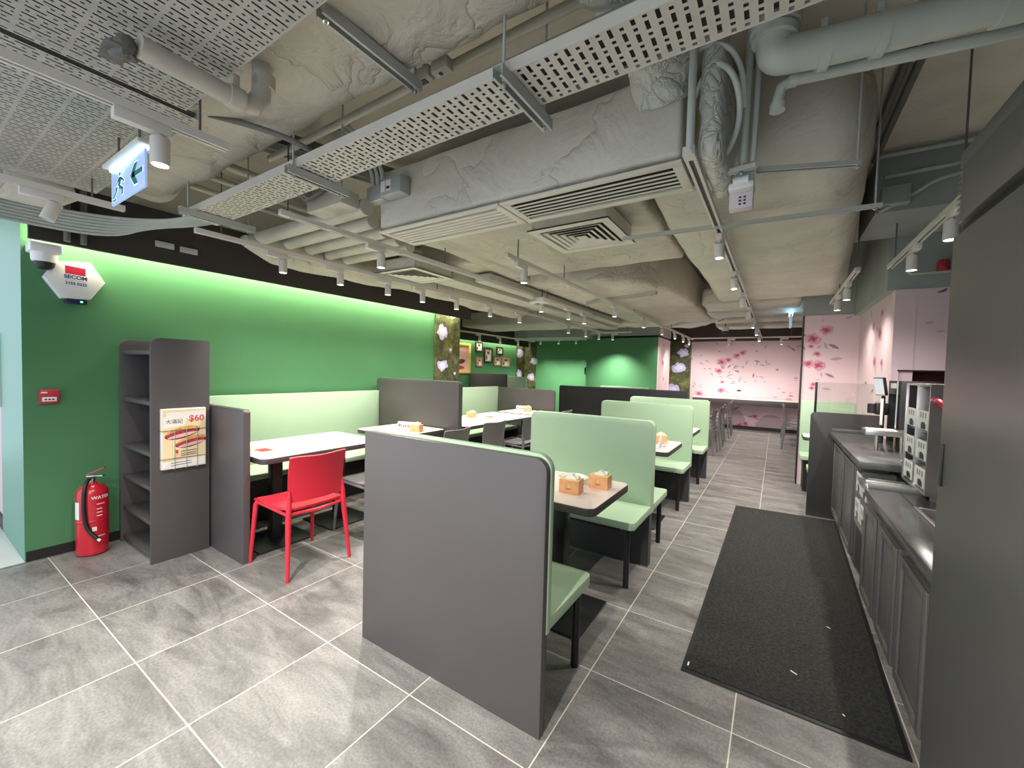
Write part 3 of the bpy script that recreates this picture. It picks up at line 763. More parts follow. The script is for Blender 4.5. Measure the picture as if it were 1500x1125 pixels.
def papers(label, pts, name='menu_sheet', mi='paper', th=.0015, prints=True, cat='menu'):
    t = MB().prism([(x,y) for x,y in pts],'z',.75,.75+th)
    c = Vector((sum(p[0] for p in pts)/len(pts), sum(p[1] for p in pts)/len(pts), 0))
    if prints:
        for k,(f,mi2) in enumerate(((.75,1),(.45,2))):
            t.poly([(c.x+(x-c.x)*f+(.02 if k else 0), c.y+(y-c.y)*f, .75+th+.0004*(k+1)) for x,y in pts], mi2)
    return tag(t.done(name,[mi,'cream','meat']), label, cat)
papers('open paper menu on the nearest booth table, beside the plate', [(-1.55,2.33),(-1.30,2.36),(-1.20,2.50),(-1.47,2.50)])
papers('printed menu sheet with food pictures on the red chair\'s table', [(-3.52,1.53),(-3.22,1.54),(-3.24,1.75),(-3.54,1.74)])
papers('printed menu lying by the menu stand, left table by divider', [(-3.66,3.10),(-3.42,3.06),(-3.38,3.22),(-3.62,3.27)])
papers('printed menu lying on the long left table', [(-3.58,4.62),(-3.26,4.60),(-3.26,4.86),(-3.58,4.88)])
papers('printed menu lying on the last left table', [(-3.72,5.58),(-3.45,5.56),(-3.44,5.68),(-3.71,5.70)])
def tent(label, x, y, rz, s=1.0):
    t = thing('menu_stand', label, 'menu stand', (0,0,0))
    m = MB().prism([(-.03,0),(.03,0),(.004,.085*s),(-.004,.085*s)],'x',-.11*s,.11*s)
    m.done('card','paper',t)
    m = MB()
    n = Vector((0,-.085,.026)).normalized()
    def q(u0,u1,v0,v1,mi):
        f = lambda u,v: Vector((u*s, -.03+.026*v, .085*s*v)) + n*.0006
        m.poly([f(u0,v0),f(u1,v0),f(u1,v1),f(u0,v1)],mi)
    q(-.10,-.07,.45,.65,0)
    for u in (-.05,-.02,.01): q(u,u+.02,.35,.6,1)
    q(.04,.10,.15,.8,2)
    m.done('print',['ink','meat','cream'],t)
    t.location = (x,y,.75); t.rotation_euler = (0,0,rz)
tent('white menu stand on the left table by the tall divider', -3.36,3.13,.35)
tent('white menu stand on the last left table by end divider', -3.55,5.86,.2)
t = thing('menu_holder', 'small clear menu holder on the middle booth table\'s edge', 'menu holder', (-.85,3.9,.75))
m = MB().prism([(3.80,.75),(3.98,.75),(3.97,.83),(3.90,.86),(3.82,.80)],'x',-.875,-.865,bev=.002); m.done('back_plate','pinkbox',t)
m = MB().prism([(3.80,.75),(3.98,.75),(3.95,.80),(3.84,.79)],'x',-.84,-.832,bev=.002); m.done('front_plate','pinkbox',t)
MB().box(-.879,-.828,3.795,3.985,.7500,.756).done('base','pinkbox',t)
MB().box(-.832,-.831,3.86,3.89,.770,.782).done('print','ink',t)
# ---------------------------------------------------------------- right side
def floor_mat_rug():
    t = thing('floor_mat', 'long charcoal carpet mat in the aisle beside the counter', 'mat', (.1,3.6,0))
    pts = [(-.331,2.094),(.491,2.088),(.560,5.20),(-.316,5.12)]
    MB().prism(pts,'z',.0005,.006,bev=.001).done('rubber_border','rubber',t)
    c = Vector((.1,3.6))
    q = [(x + (.018 if x < .1 else -.018), y + (.022 if y < 3 else -.022)) for x, y in pts]
    MB().prism(q,'z',.006,.011,bev=.001).done('pile','mat',t)
    MB().box(-.309,-.302,2.135,2.165,.011,.0118).done('care_tag','labelwhite',t)
floor_mat_rug()
for i,(x,y,a,l,lab) in enumerate(((.13,2.38,.6,.03,'white paper scrap on the mat\'s near half'),(.31,2.93,.4,.02,'white paper scrap on the mat nearer the counter doors'),(.30,2.20,1.0,.012,'tiny white speck of paper at the mat\'s near end'))):
    c = Vector((x,y)); d = Vector((math.cos(a),-math.sin(a)))*l/2; n = Vector((-d.y,d.x)).normalized()*.003
    tag(MB().prism([tuple(c-d-n),tuple(c+d-n),tuple(c+d+n),tuple(c-d+n)],'z',.0112,.0122).done('paper_scrap','paper'), lab, 'paper scrap')

t = thing('tall_cabinet', 'tall grey cabinet filling the photo\'s right edge', 'cabinet', (.9,.3,0))
MB().box(.49,1.345,-1.3,1.88,.0,2.16,.003).done('carcass','cab',t)
MB().box(.46,.49,-1.3,1.89,.02,1.90,.004).done('door','cab',t)
h = MB().box(.455,.461,1.845,1.862,1.10,1.235,.001).done('handle','blackmetal',t)
MB().box(.482,.4905,-1.3,1.89,1.90,1.937).done('shadow_gap','black',t)
MB().box(.46,.49,-1.3,1.84,1.937,2.108,.003).box(.464,.49,-1.3,1.885,2.112,2.16,.003).done('upper_panel','cab',t)
m = MB().box(.470,.49,1.842,1.888,1.940,2.108)
for k in range(9): m.prism([(.461,1.945+k*.018),(.470,1.945+k*.018),(.470,1.957+k*.018)],'y',1.844,1.887)
m.done('vent','steel_dull',t)

def bin_front(t, x, y0, y1, z0, z1):
    m = MB()
    d = .006; w = y1-y0; h = z1-z0; n = 8
    arch = [(y0 + w*.24, z0), (y0 + w*.24, z0 + h*.18)] + [(y0 + w*.5 - w*.26*math.cos(PI*k/n), z0 + h*.2 + h*.2*math.sin(PI*k/n)) for k in range(1, n)] + [(y1 - w*.24, z0 + h*.18), (y1 - w*.24, z0)]
    outline = [(y0,z0)] + arch + [(y1,z0),(y1,z1),(y0,z1)]
    m.prism(outline, 'x', x, x+d, bev=.001)
    m.box(x+d,x+.012,y0+.004,y1-.004,z0,z0+h*.45,mi=1)
    for k in range(3): m.box(x-.0008,x+.001,y0+w*(.22+.22*k),y0+w*(.33+.22*k),z0+h*.60,z0+h*.88,mi=2)
    for yy in (y0+.003,y1-.003): m.box(x+d,x+.11,yy-.003,yy+.003,z0,z0+h*.9)
    m.box(x+d,x+.11,y0,y1,z0-.003,z0)
    m.done('bin',['white_bin','black','steel_dull'],t)
def door(t, x, y0, y1, z0, z1):
    m = MB().box(x,x+.018,y0,y1,z0,z1,.002)
    d = m.done('door','cab',t)
    f = .045
    m = MB().box(x-.010,x,y0,y0+f,z0,z1,.002).box(x-.010,x,y1-f,y1,z0,z1,.002).box(x-.010,x,y0+f,y1-f,z1-f,z1,.002).box(x-.010,x,y0+f,y1-f,z0,z0+f,.002)
    m.done('door_frame','cab',d)
t = thing('counter_cabinet', 'grey low cabinet with panelled doors under the sink', 'cabinet', (.9,2.8,0))
MB().box(.520,1.345,1.90,3.42,.08,.755).done('carcass','cab',t)
MB().box(.560,1.30,1.90,3.42,0,.08).done('kickboard','char_dark',t)
for y0, y1 in ((2.06,2.45),(2.515,2.865),(2.965,3.335)): door(t, .502, y0, y1, .115, .665)
m = MB()
X0,X1,Y0,Y1 = .615,1.02,2.36,2.80
m.box(.462,X0,1.90,3.13,.757,.80,.004).box(X1,1.345,1.90,3.13,.757,.80,.004).box(X0,X1,1.90,Y0,.757,.80).box(X0,X1,Y1,3.13,.757,.80)
o = m.done('worktop','counter'); tag(o,'dark stone worktop with a sunken steel sink','worktop')
m = MB().box(X0-.012,X0+.006,Y0-.012,Y1+.012,.799,.806,.001).box(X1-.006,X1+.012,Y0-.012,Y1+.012,.799,.806,.001).box(X0,X1,Y0-.012,Y0+.006,.799,.806,.001).box(X0,X1,Y1-.006,Y1+.012,.799,.806,.001)
m.box(X0+.002,X0+.006,Y0,Y1,.762,.80).box(X1-.006,X1-.002,Y0,Y1,.762,.80).box(X0,X1,Y0+.002,Y0+.006,.762,.80).box(X0,X1,Y1-.006,Y1-.002,.762,.80).box(X0,X1,Y0,Y1,.758,.764)
tag(m.done('sink','steel'),'steel sink sunk in the dark worktop by the tall cabinet','sink')
t = thing('steel_shelf', 'low steel drip shelf between the two counters', 'shelf', (.9,3.29,.757))
MB().box(.48,1.345,3.135,3.47,.757,.795,.002).done('top','steel',t)
MB().box(.48,1.30,3.135,3.150,.795,.835,.002).done('front_upstand','steel_dull',t)
MB().box(.49,1.30,3.30,3.315,.795,.815,.002).done('rail','steel',t)
# cutlery rack above the shelf
t = thing('cutlery_rack', 'upright steel rack of six white cutlery bins on the counter', 'cutlery rack', (.77,3.22,.80))
x, y0, y1, z0, z1 = .68, 2.99, 3.455, .84, 1.42
m = MB()
for y in (y0, (y0+y1)/2, y1): m.box(x,x+.17,y-.006,y+.006,z0,z1,.001)
m.box(x,x+.17,y0,y1,z1-.012,z1,.001).box(x,x+.17,y0,y1,z0-.012,z0,.001)
for z in (1.00,1.165): m.box(x+.02,x+.17,y0,y1,z-.012,z-.008)
m.done('frame','steel',t)
MB().box(x+.165,x+.17,y0,y1,z0,z1).box(x+.012,x+.165,y0+.006,y0+.010,z0,z1-.012).box(x+.012,x+.165,y1-.010,y1-.006,z0,z1-.012).box(x+.012,x+.165,(y0+y1)/2+.006,(y0+y1)/2+.010,z0,z1-.012).done('back_panel','char_dark',t)
MB().box(x,x+.17,y0-.012,y0-.006,z0-.01,z1).done('side_panel','steel',t)
for yy in (y0+.02,y1-.02): MB().box(x+.03,x+.14,yy-.012,yy+.012,.796 if yy>3.2 else .80,z0-.012).done('foot','steel_dull',t)
for r, zb in enumerate((.855,1.005,1.17)):
    for c in range(2):
        a = y0+.014+c*.2325; bin_front(t, x+.004, a, a+.20, zb, zb+.105)
m = MB().tube(smooth_path([(.70,2.972,1.33),(.70,2.93,1.34),(.72,2.90,1.30),(.73,2.885,1.27)]),.012,8)
tag(m.done('tongs','redtong'),'red handled tongs hanging by the upright cutlery rack','tongs')
t = thing('cutlery_drawer_rack', 'low rack of four white bins set below the dark counter', 'cutlery rack', (.6,3.66,.4))
MB().box(.525,.70,3.455,3.47,.40,.80).box(.525,.70,3.885,3.90,.40,.80).box(.525,.70,3.47,3.885,.395,.41).box(.525,.70,3.67,3.685,.41,.80).done('frame','steel_dull',t)
MB().box(.70,.71,3.455,3.90,.39,.80).done('back_panel','black',t)
for zb in (.44,.63):
    for a in (3.478,3.692): bin_front(t, .523, a, a+.185, zb, zb+.135)
t = thing('counter_cabinet', 'dark low cabinet under the far stone counter', 'cabinet', (.9,4.4,0))
MB().box(.54,1.345,3.90,5.20,.08,.85).done('carcass','cab',t)
MB().box(.54,1.345,3.46,3.90,.08,.385).box(.72,1.345,3.48,3.90,.385,.85).done('lower_carcass','char_dark',t)
MB().box(.58,1.30,3.46,5.20,0,.08).done('kickboard','char_dark',t)
door(t, .522, 3.96, 4.52, .115, .80); door(t, .522, 4.58, 5.16, .115, .80)
for z in (.25,.66): MB().box(.512,.522,4.53,4.555,z,z+.05,.002).done('hinge','chrome',t)
m = MB().box(.475,1.345,3.475,5.225,.855,.90,.004)
m.box(.49,1.345,5.19,5.215,.90,.935,.003)
tag(m.done('worktop','counter'),'dark stone counter top holding the payment tablet','worktop')
tag(MB().prism([(.74,3.62),(.95,3.62),(.97,3.70),(.72,3.70)],'z',.900,.902).done('paper_sheet','paper'),'white paper sheet lying on the far stone counter','paper')
t = thing('drink_dispenser', 'black upright dispenser standing on the far stone counter', 'dispenser', (.95,4.42,.90))
MB().box(.80,1.02,4.22,4.245,.90,1.43,.003).box(.80,1.02,4.60,4.625,.90,1.43,.003).box(.80,1.02,4.245,4.60,1.32,1.43,.003).box(.98,1.02,4.245,4.60,.90,1.32).box(.80,.98,4.245,4.60,.90,.925).done('housing','black',t)
MB().box(.797,.80,4.30,4.55,1.37,1.41).done('name_plate','labelwhite',t)
MB().cyl((.90,4.42,.925),(.90,4.42,1.18),.05,20).done('canister','char_dark',t)
MB().tube([(.785,4.235,.90),(.785,4.235,1.43)],.008,10).done('side_rod','chrome',t)
t = thing('payment_tablet', 'small grey screen on a black stand beside the dispenser', 'tablet', (.73,4.52,.90))
MB().tube([(.765,4.60,.90),(.765,4.60,1.30)],.014,12).done('pole','blackmetal',t)
m = MB().box(-.055,.055,-.012,.012,-.075,.075,.006); R = Matrix.Rotation(math.radians(-62),4,'Z') @ Matrix.Rotation(.18,4,'X')
m.bm.transform(Matrix.Translation((.735,4.55,1.38)) @ R); m.done('tablet_body','black',t)
m = MB().box(-.048,.048,-.0135,-.0122,-.068,.068); m.bm.transform(Matrix.Translation((.735,4.55,1.38)) @ R); m.done('display','screen',t)
MB().box(.715,.80,4.56,4.66,1.14,1.24,.012).tube([(.70,4.6,1.15),(.70,4.6,1.23)],.035,16).done('card_reader','black',t)
MB().box(.735,.752,4.50,4.52,1.06,1.28,.003).done('paper_roll','labelwhite',t)
t = thing('small_steel_shelf', 'small raised steel stand in front of the black dispenser', 'stand', (.72,4.2,.90))
MB().box(.58,.86,4.02,4.20,1.02,1.06,.003).done('top','steel',t)
MB().box(.60,.76,4.03,4.19,1.060,1.062).done('sheet','labelwhite',t)
for q in ((.66,4.11),(.80,4.11)): MB().cyl((q[0],q[1],.90),(q[0],q[1],1.02),.012,12).done('leg','chrome',t)
# right booth
t = thing('booth_bench', 'dark grey booth panel beside the counter\'s far end', 'booth', (.58,5.28,0))
MB().prism(rrect(.318,.855,0,1.085,.045,7,(0,0,0,1)),'y',5.25,5.30,bev=.003).done('panel','char_dark',t)
MB().prism(rrect(.325,.855,.42,1.075,.04,7,(0,0,0,1)),'y',5.30,5.33,bev=.002).done('backrest','mint',t)
MB().prism(rrect(.325,.85,5.33,5.72,.03,5,(0,0,0,1)),'z',.405,.455,bev=.003).done('seat','mint',t)
MB().box(.36,.85,5.33,5.68,0,.405).done('base','black',t)
t = thing('glass_screen', 'clear glass screen with black post above dark booth panel', 'screen', (.6,5.28,1.085))
MB().box(.342,.362,5.262,5.288,1.083,1.392,.002).done('post','blackmetal',t)
MB().box(.362,.85,5.271,5.279,1.085,1.392).done('pane','glass',t)
t = thing('booth_bench', 'mint bench against the pink floral wall beyond the counter', 'booth', (.57,6.5,0))
MB().box(.290,.855,6.645,6.695,.42,1.13,.003).done('backrest','mint',t)
MB().prism(rrect(.290,.852,6.27,6.645,.03,5,(1,0,0,0)),'z',.405,.455,bev=.003).done('seat','mint',t)
MB().box(.33,.85,6.33,6.69,0,.405).done('base','black',t)
t = table('pale table between the dark booth panel and pink wall', .292,.85,5.82,6.20, [(.6,6.0)])
# ---------------------------------------------------------------- ceiling services
def rods(t, pts, z0, z1=SLAB, r=.005, mat='rod'):
    for x, y in pts: MB().cyl((x,y,z0),(x,y,z1),r,8).done('hanger_rod',mat,t)
def perf(m, u0, u1, v0, v1, z, pu, w, sl, gap, dot, axis='x', mi=0):
    def q(a, b, c, d):
        if b - a < 1e-5 or d - c < 1e-5: return
        P = [(a,c,z),(b,c,z),(b,d,z),(a,d,z)]
        if axis == 'y': P = [(p[1],p[0],z) for p in P][::-1]
        m.poly(P[::-1], mi)
    n = int((u1-u0)/pu); per = sl + dot + 2*gap; u = u0
    for k in range(n):
        c = u0 + (k+.5)*pu; q(u, c-w/2, v0, v1)
        off = (k % 2) * per/2 + (k % 4 // 2) * gap
        segs = []; v = v0 - off
        while v < v1:
            segs += [(v+gap/2, v+gap/2+sl), (v+1.5*gap+sl, v+1.5*gap+sl+dot)]; v += per
        last = v0
        for a, b in segs:
            a2, b2 = max(a, v0+.006), min(b, v1-.006)
            if b2 - a2 < .004: continue
            q(c-w/2, c+w/2, last, a2); last = b2
        q(c-w/2, c+w/2, last, v1); u = c + w/2
    q(u, u1, v0, v1)
def tray(name, label, x0, x1, y0, y1, z, mat, fl, pu, w, sl, gap, dot, bands=None, cat='cable tray'):
    t = thing(name, label, cat, ((x0+x1)/2,(y0+y1)/2,z))
    m = MB()
    if bands:
        n = max(1, round((y1-y0)/bands)); L = (y1-y0)/n
        for i in range(n):
            perf(m, x0, x1, y0+i*L, y0+(i+1)*L, z, pu, w, sl, gap, dot)
    else: perf(m, x0, x1, y0, y1, z, pu, w, sl, gap, dot)
    m.done('perforated_plate', mat, t)
    MB().box(x0+.01,x1-.01,y0+.006,y1-.006,z+.022,z+.030).done('slot_shade_sheet','rod',t)  # dark sheet added above the plate so its slots read as shaded holes
    for y in (y0, y1): MB().box(x0,x1,y-.0015,y+.0015,z-.001,z+fl).done('side_flange',mat,t)
    return t
t = tray('cable_tray','long perforated cable tray crossing the ceiling diagonally above the booths',-3.56,1.0,1.185,1.392,2.45,'tray',.042,.035,.013,.034,.013,.012)
t = tray('perforated_panel','perforated metal ceiling tray over the photo\'s top left corner',-2.20,-.15,-.35,.742,2.52,'traypan',.05,.024,.0075,.046,.014,.010,.115)
rods(t, [(-1.9,.3),(-1.0,.3)], 2.52)
t = tray('perforated_panel','perforated metal ceiling tray above the exit sign at left',-3.82,-2.235,-.35,.80,2.52,'traypan',.05,.024,.0075,.046,.014,.010,.115)
rods(t, [(-3.5,.5),(-2.5,.5)], 2.52)
def strut(label, p0, p1, w=.041, h=.041, rod_at=(), mat='strut', rr=.005):
    t = thing('support_channel', label, 'support channel', ((p0[0]+p1[0])/2,(p0[1]+p1[1])/2,p0[2]))
    a, b = Vector(p0), Vector(p1); d = (b-a).normalized(); n = Vector((-d.y,d.x,0)); k = Vector((0,0,1))
    m = MB()
    def bar(s0, s1, h0, h1):
        m.loft([[a+n*s0+k*h0, a+n*s1+k*h0, a+n*s1+k*h1, a+n*s0+k*h1], [b+n*s0+k*h0, b+n*s1+k*h0, b+n*s1+k*h1, b+n*s0+k*h1]])
    bar(-w/2,w/2,h-.003,h); bar(-w/2,-w/2+.003,0,h-.003); bar(w/2-.003,w/2,0,h-.003); bar(-w/2+.003,-w/2+.010,0,.003); bar(w/2-.010,w/2-.003,0,.003)
    m.done('channel', mat, t)
    for f in rod_at:
        c = a + (b-a)*f; MB().cyl((c.x,c.y,c.z-.015),(c.x,c.y,SLAB),rr,8).done('hanger_rod',mat,t)
        MB().cyl((c.x,c.y,c.z-.008),(c.x,c.y,c.z),.010,6).done('nut','chrome',t)
    return t
strut('channel under the cable tray\'s near end, above the big charcoal panel',(-.82,1.13,2.405),(-.82,1.49,2.405),rod_at=(.1,.9))
strut('channel under the middle of the long cable tray',(-2.13,1.14,2.405),(-2.13,1.49,2.405),rod_at=(.1,.9))
strut('channel under the long cable tray\'s far left end',(-3.33,1.09,2.405),(-3.33,1.55,2.405),rod_at=(.1,.9))
strut('channel under the wrapped duct at the photo\'s top',(-1.30,.80,2.575),(-1.30,1.24,2.575),rod_at=(.05,.95))
strut('slotted rail crossing below the big right duct',(-.95,2.87,2.37),(.44,2.96,2.37),.03,.02,rod_at=(.98,))
strut('channel across the underside of the far wrapped duct',(-2.35,5.6,2.405),(-1.28,5.2,2.405),rod_at=(.95,))
strut('sloping channel under the near end of the big right duct',(.28,2.47,2.42),(-.12,2.32,2.42),.035,.02,rod_at=(.02,))

# ducts
def wrapped(name, label, mb, mat='duct', amp=.012, sc=3.0, cell=.14, seed=0, cat='duct'):
    mb.subdivide(cell); mb.lumpy(amp, sc, seed)
    return tag(mb.done(name, mat, smooth=60), label, cat)
wrapped('insulated_duct','large wrapped duct along the top, above the long cable tray',MB().box(-4.05,1.3,.53,1.235,2.62,3.08,.09,seg=4),'duct',.022,3.4,.12,1)
t = thing('fan_coil_box','wide blue-grey wrapped air box with slot grilles underneath','air conditioner',(-1.36,2.1,2.40))
m = MB().box(-2.42,-.40,1.95,2.34,2.412,2.80,.02,seg=3); m.subdivide(.10); m.lumpy(.010,3.2,4); m.done('wrapped_box','duct2',t,60)
m = MB().box(-2.78,-.80,2.35,4.28,2.56,2.83,.03,seg=3); m.subdivide(.13); m.lumpy(.014,3.0,5); m.done('rear_duct','duct',t,60)
def slot_grille(label, x0, x1, void):
    y0, y1, z = 1.945, 2.285, 2.378
    t = thing('slot_grille', label, 'air grille', ((x0+x1)/2,(y0+y1)/2,z))
    f = .045
    MB().box(x0,x1,y0,y0+f,z,z+.012,.002).box(x0,x1,y1-f,y1,z,z+.012,.002).box(x0,x0+f,y0+f,y1-f,z,z+.012,.002).box(x1-f,x1,y0+f,y1-f,z,z+.012,.002).done('frame','grille',t)
    n = 6; L = (y1-y0-2*f)/n
    m = MB()
    for k in range(1, n):
        c = y0+f+k*L; hw = .0075 if void == 'void' else .014
        m.box(x0+f,x1-f,c-hw,c+hw,z+.002,z+.005 if void == 'void' else z+.012)
    m.done('blades','grille',t)
    MB().box(x0+f,x1-f,y0+f,y1-f,z+.0145,z+.0165).done('shade_backing',void,t)  # dark sheet paints the shade seen between the blades
slot_grille('beige slot grille, left of two under the air box',-2.41,-1.385,'darkpipe')
slot_grille('slot grille with black gaps, right of two under air box',-1.375,-.395,'void')
def diffuser(label, cx, cy, z, h=.30, neck=.13):
    t = thing('ceiling_diffuser', label, 'air diffuser', (cx,cy,z))
    MB().box(cx-h*.92,cx+h*.92,cy-h*.92,cy+h*.92,z+.016,z+neck,.004).done('neck_box','duct2',t)
    m = MB()
    def ring(a0, z0, a1, z1, th=.003):
        for (sx, sy) in ((0,-1),(1,0),(0,1),(-1,0)):
            px, py = -sy, sx
            P = lambda a, s, zz: (cx + sx*a + px*a*s, cy + sy*a + py*a*s, zz)
            m.poly([P(a0,-1,z0),P(a0,1,z0),P(a1,1,z1),P(a1,-1,z1)])
            m.poly([P(a0,-1,z0+th),P(a1,-1,z1+th),P(a1,1,z1+th),P(a0,1,z0+th)])
    ring(h, z, h*.80, z+.0005); ring(h, z+.012, h, z)
    ring(h*.80, z+.0005, h*.785, z+.012)
    for k in range(4):
        a = h*(.72 - k*.15); ring(a, z+.001, a-h*.075, z+.006); ring(a-h*.075, z+.006, a-h*.085, z+.012)
    m.poly([(cx-h*.13,cy-h*.13,z+.002),(cx-h*.13,cy+h*.13,z+.002),(cx+h*.13,cy+h*.13,z+.002),(cx+h*.13,cy-h*.13,z+.002)])
    bmesh.ops.recalc_face_normals(m.bm, faces=m.bm.faces[:])
    m.done('louvres','grille',t)
    MB().box(cx-h*.79,cx+h*.79,cy-h*.79,cy+h*.79,z+.0125,z+.0135).done('throat_shade','void',t)  # black sheet stands in for shade in the hollow above the louvres
diffuser('square four-way diffuser behind the black slot grille', -1.245,2.84,2.42)
diffuser('square four-way diffuser near the green wall', -3.36,3.20,2.42)
# flexible round duct dropping to the air box
pts = smooth_path([(-.70,1.22,2.92),(-.62,1.38,2.93),(-.52,1.66,2.92),(-.50,1.90,2.86),(-.50,2.02,2.72)],3)
wrapped('flexible_duct','foil-wrapped round duct dropping onto the air box\'s right end',MB().tube(pts,.135,22),'flex',.018,7,.06,8)
m = MB().box(-.33,-.235,1.93,2.50,2.38,2.95,.045,seg=4); wrapped('foil_sleeve','foil-wrapped end sleeve right of the air box',m,'flex',.012,9,.06,9)
# big right duct, rounded near end
def big_duct():
    secs = []
    def sec(y, x0, x1, z0, z1, r):
        return [(x, y, z) for x, z in rrect(x0,x1,z0,z1,r,6)]
    for k in range(9):
        a = PI/2*k/8; ins = .34*(1-math.sin(a)); y = 2.48 + .40*(1-math.cos(a))
        secs.append(sec(y, -.74+ins*.15, .375-ins*.75, 2.455+ins*.9, 3.10-ins*.3, .10+.10*math.sin(a)))
    for y, x1 in ((3.4,.42),(4.4,.50),(5.4,.58),(6.35,.65)): secs.append(sec(y,-.76,x1,2.455,3.10,.17 if y < 6 else .12))
    m = MB().loft(secs); return m
wrapped('insulated_duct','big pale wrapped duct running down the aisle at right',big_duct(),'duct2',.012,2.6,.16,3)
for i,(y,z,r,lab) in enumerate(((6.95,2.53,.13,'first wrapped crosswise duct past the big right duct\'s end'),(7.75,2.52,.13,'second wrapped crosswise duct past the big right duct\'s end'),(8.7,2.51,.13,'third wrapped crosswise duct past the big right duct\'s end'),(9.9,2.50,.13,'fourth wrapped crosswise duct past the big right duct\'s end'))):
    m = MB().box(-.98-.05*i,.255 if i == 0 else .66,y-.28,y+.28,2.44,2.72,.06,seg=3)
    wrapped('cross_duct',lab,m,'duct2',.01,3,.2,20+i)
m = MB().prism([(-2.55,4.30),(-2.05,4.32),(-1.70,4.40),(-1.35,4.72),(-1.14,5.30),(-1.06,6.0),(-1.06,8.6),(-2.55,8.6)],'z',2.45,2.98,bev=.05)
wrapped('insulated_duct','wrapped duct with curved corner beyond the square diffuser',m,'duct',.015,2.6,.18,6)
m = MB().prism([(-1.02,7.4),(-.70,7.6),(-.75,8.3),(-1.5,9.6),(-2.1,9.6),(-1.5,8.75),(-1.02,8.6)],'z',2.44,2.9,bev=.05)
wrapped('duct_elbow','crumpled duct elbow above the far end of the aisle',m,'flex',.03,3,.15,12)
wrapped('round_duct','round wrapped duct along the top of the green wall',MB().tube([(-3.93,y,2.50+.02*math.sin(y*2)) for y in [1.75+.25*k for k in range(20)]],[.05]+[.14+.012*math.sin(k*1.7) for k in range(18)]+[.05],18),'duct',.012,3,.12,7)
wrapped('round_duct','grey wrapped duct at left under the perforated tray',MB().tube([(-4.0,-.6,2.50),(-4.0,.2,2.50),(-3.97,.62,2.50),(-3.93,.72,2.52)],[.115,.115,.11,.05],18),'duct2',.01,4,.1,14)
t = thing('trunking','long flat ceiling trunking above the left tables','trunking',(-3.27,6.4,2.43)); MB().box(-3.42,-3.12,3.55,9.3,2.43,2.53,.01).done('casing','pipe',t); rods(t,[(-3.40,7.3),(-3.14,7.3),(-3.14,9.2)],2.53)
t = thing('trunking','second flat trunking, right of the longest left trunking','trunking',(-2.97,6.3,2.47)); MB().box(-3.08,-2.86,3.9,8.8,2.47,2.56,.01).done('casing','pipe',t); rods(t,[(-3.06,7.4),(-2.88,7.4),(-2.88,8.7)],2.56)
wrapped('insulated_duct','wide flat wrapped duct deep in the far left ceiling',MB().box(-6.4,-3.5,7.6,8.9,2.42,2.75,.06,seg=3),'duct2',.012,2,.25,15)
wrapped('insulated_duct','grey wrapped duct in the ceiling before the far green walls',MB().box(-4.4,-1.4,9.0,9.9,2.52,2.85,.06,seg=3),'duct2',.012,2,.25,16)

wrapped('insulated_duct','wrapped duct above the diffuser by the green wall',MB().box(-4.05,-2.75,3.55,6.9,2.58,2.9,.05,seg=3),'duct',.015,2.4,.18,31)
tag(MB().box(-4.235,-4.212,10.06,10.10,1.36,1.54,.004).done('wall_handle','blackmetal'),'small black handle at the edge of the far green wall','plate')  # black door handle at the wall's edge
# pipes
for k,(x,z,r,lab) in enumerate(((-3.42,2.86,.03,'thicker of three pipes running over the long tray\'s left end'),(-3.58,2.80,.022,'middle of three pipes running over the long tray\'s left end'),(-3.72,2.74,.022,'lowest of three pipes running over the long tray\'s left end'))):
    tag(MB().tube([(x,1.26,z),(x,3.5,z)],r,12).done('ceiling_pipe','pipe'),lab,'pipe')
t = strut('dark steel angle crossing the slab left of the top duct',(-3.05,1.3,2.98),(-2.60,2.6,2.98),.10,.05,mat='darkpipe',rod_at=(.5,))
t = strut('pale steel channel beside the dark angle under the slab',(-3.22,1.3,2.96),(-2.76,2.6,2.96),.09,.05,rod_at=(.5,))
def pipe(label, pts, r, mat='pipe', name='ceiling_pipe', seg=14, it=0, clamps=(), cat='pipe'):
    p = smooth_path(pts, it) if it else pts
    if not clamps: return tag(MB().tube(p, r, seg).done(name, mat), label, cat)
    t = thing(name, label, cat, pts[0]); MB().tube(p, r, seg).done('pipe_run', mat, t)
    for a, d, cr, L in clamps:
        a = Vector(a); d = Vector(d).normalized()
        MB().cyl(a-d*L/2, a+d*L/2, cr, 20).done('clamp', mat, t)
        MB().box(a.x-.012,a.x+.012,a.y-.012,a.y+.012,a.z+r*.9,a.z+r+.05,.003).done('clamp_lug', mat, t)
    return t
for k,(y,lab) in enumerate(((1.86,'first'),(2.06,'second'),(2.26,'third'),(2.46,'fourth'),(2.66,'fifth'))):
    x1 = (-2.44,-2.62,-2.72,-2.78,-2.86)[k]
    pipe('thick white ceiling pipe, %s of five left of the air box'%lab, [(-4.15,y,2.55),(-4.1,y,2.535),(x1,y,2.535)], .056, seg=18)
m = MB().box(-2.83,-2.44,1.66,1.80,2.50,2.60,.004); tag(m.done('pipe_casing','pipe'),'boxy white pipe casing at the air box\'s left end','trunking')
pipe('stub pipe ending in a crumpled wrap under the perforated tray', [(-1.76,.47,2.44),(-1.77,.62,2.44),(-1.78,.77,2.44),(-1.78,.82,2.45),(-1.78,.85,2.50),(-1.78,.86,2.80)], .036, clamps=(((-1.775,.755,2.44),(0,1,0),.042,.05),((-1.78,.86,2.56),(0,0,1),.042,.05)))
m = MB().lathe([(0,-.035),(.03,-.03),(.045,0),(.03,.03),(0,.036)],(-1.79,.445,2.425),14)
m.box(-1.86,-1.75,.40,.455,2.405,2.415); m.subdivide(.02); m.lumpy(.02,22,2); tag(m.done('pipe_wrap','darkpipe'),'crumpled dark wrap on the stub pipe\'s open end','pipe wrap')
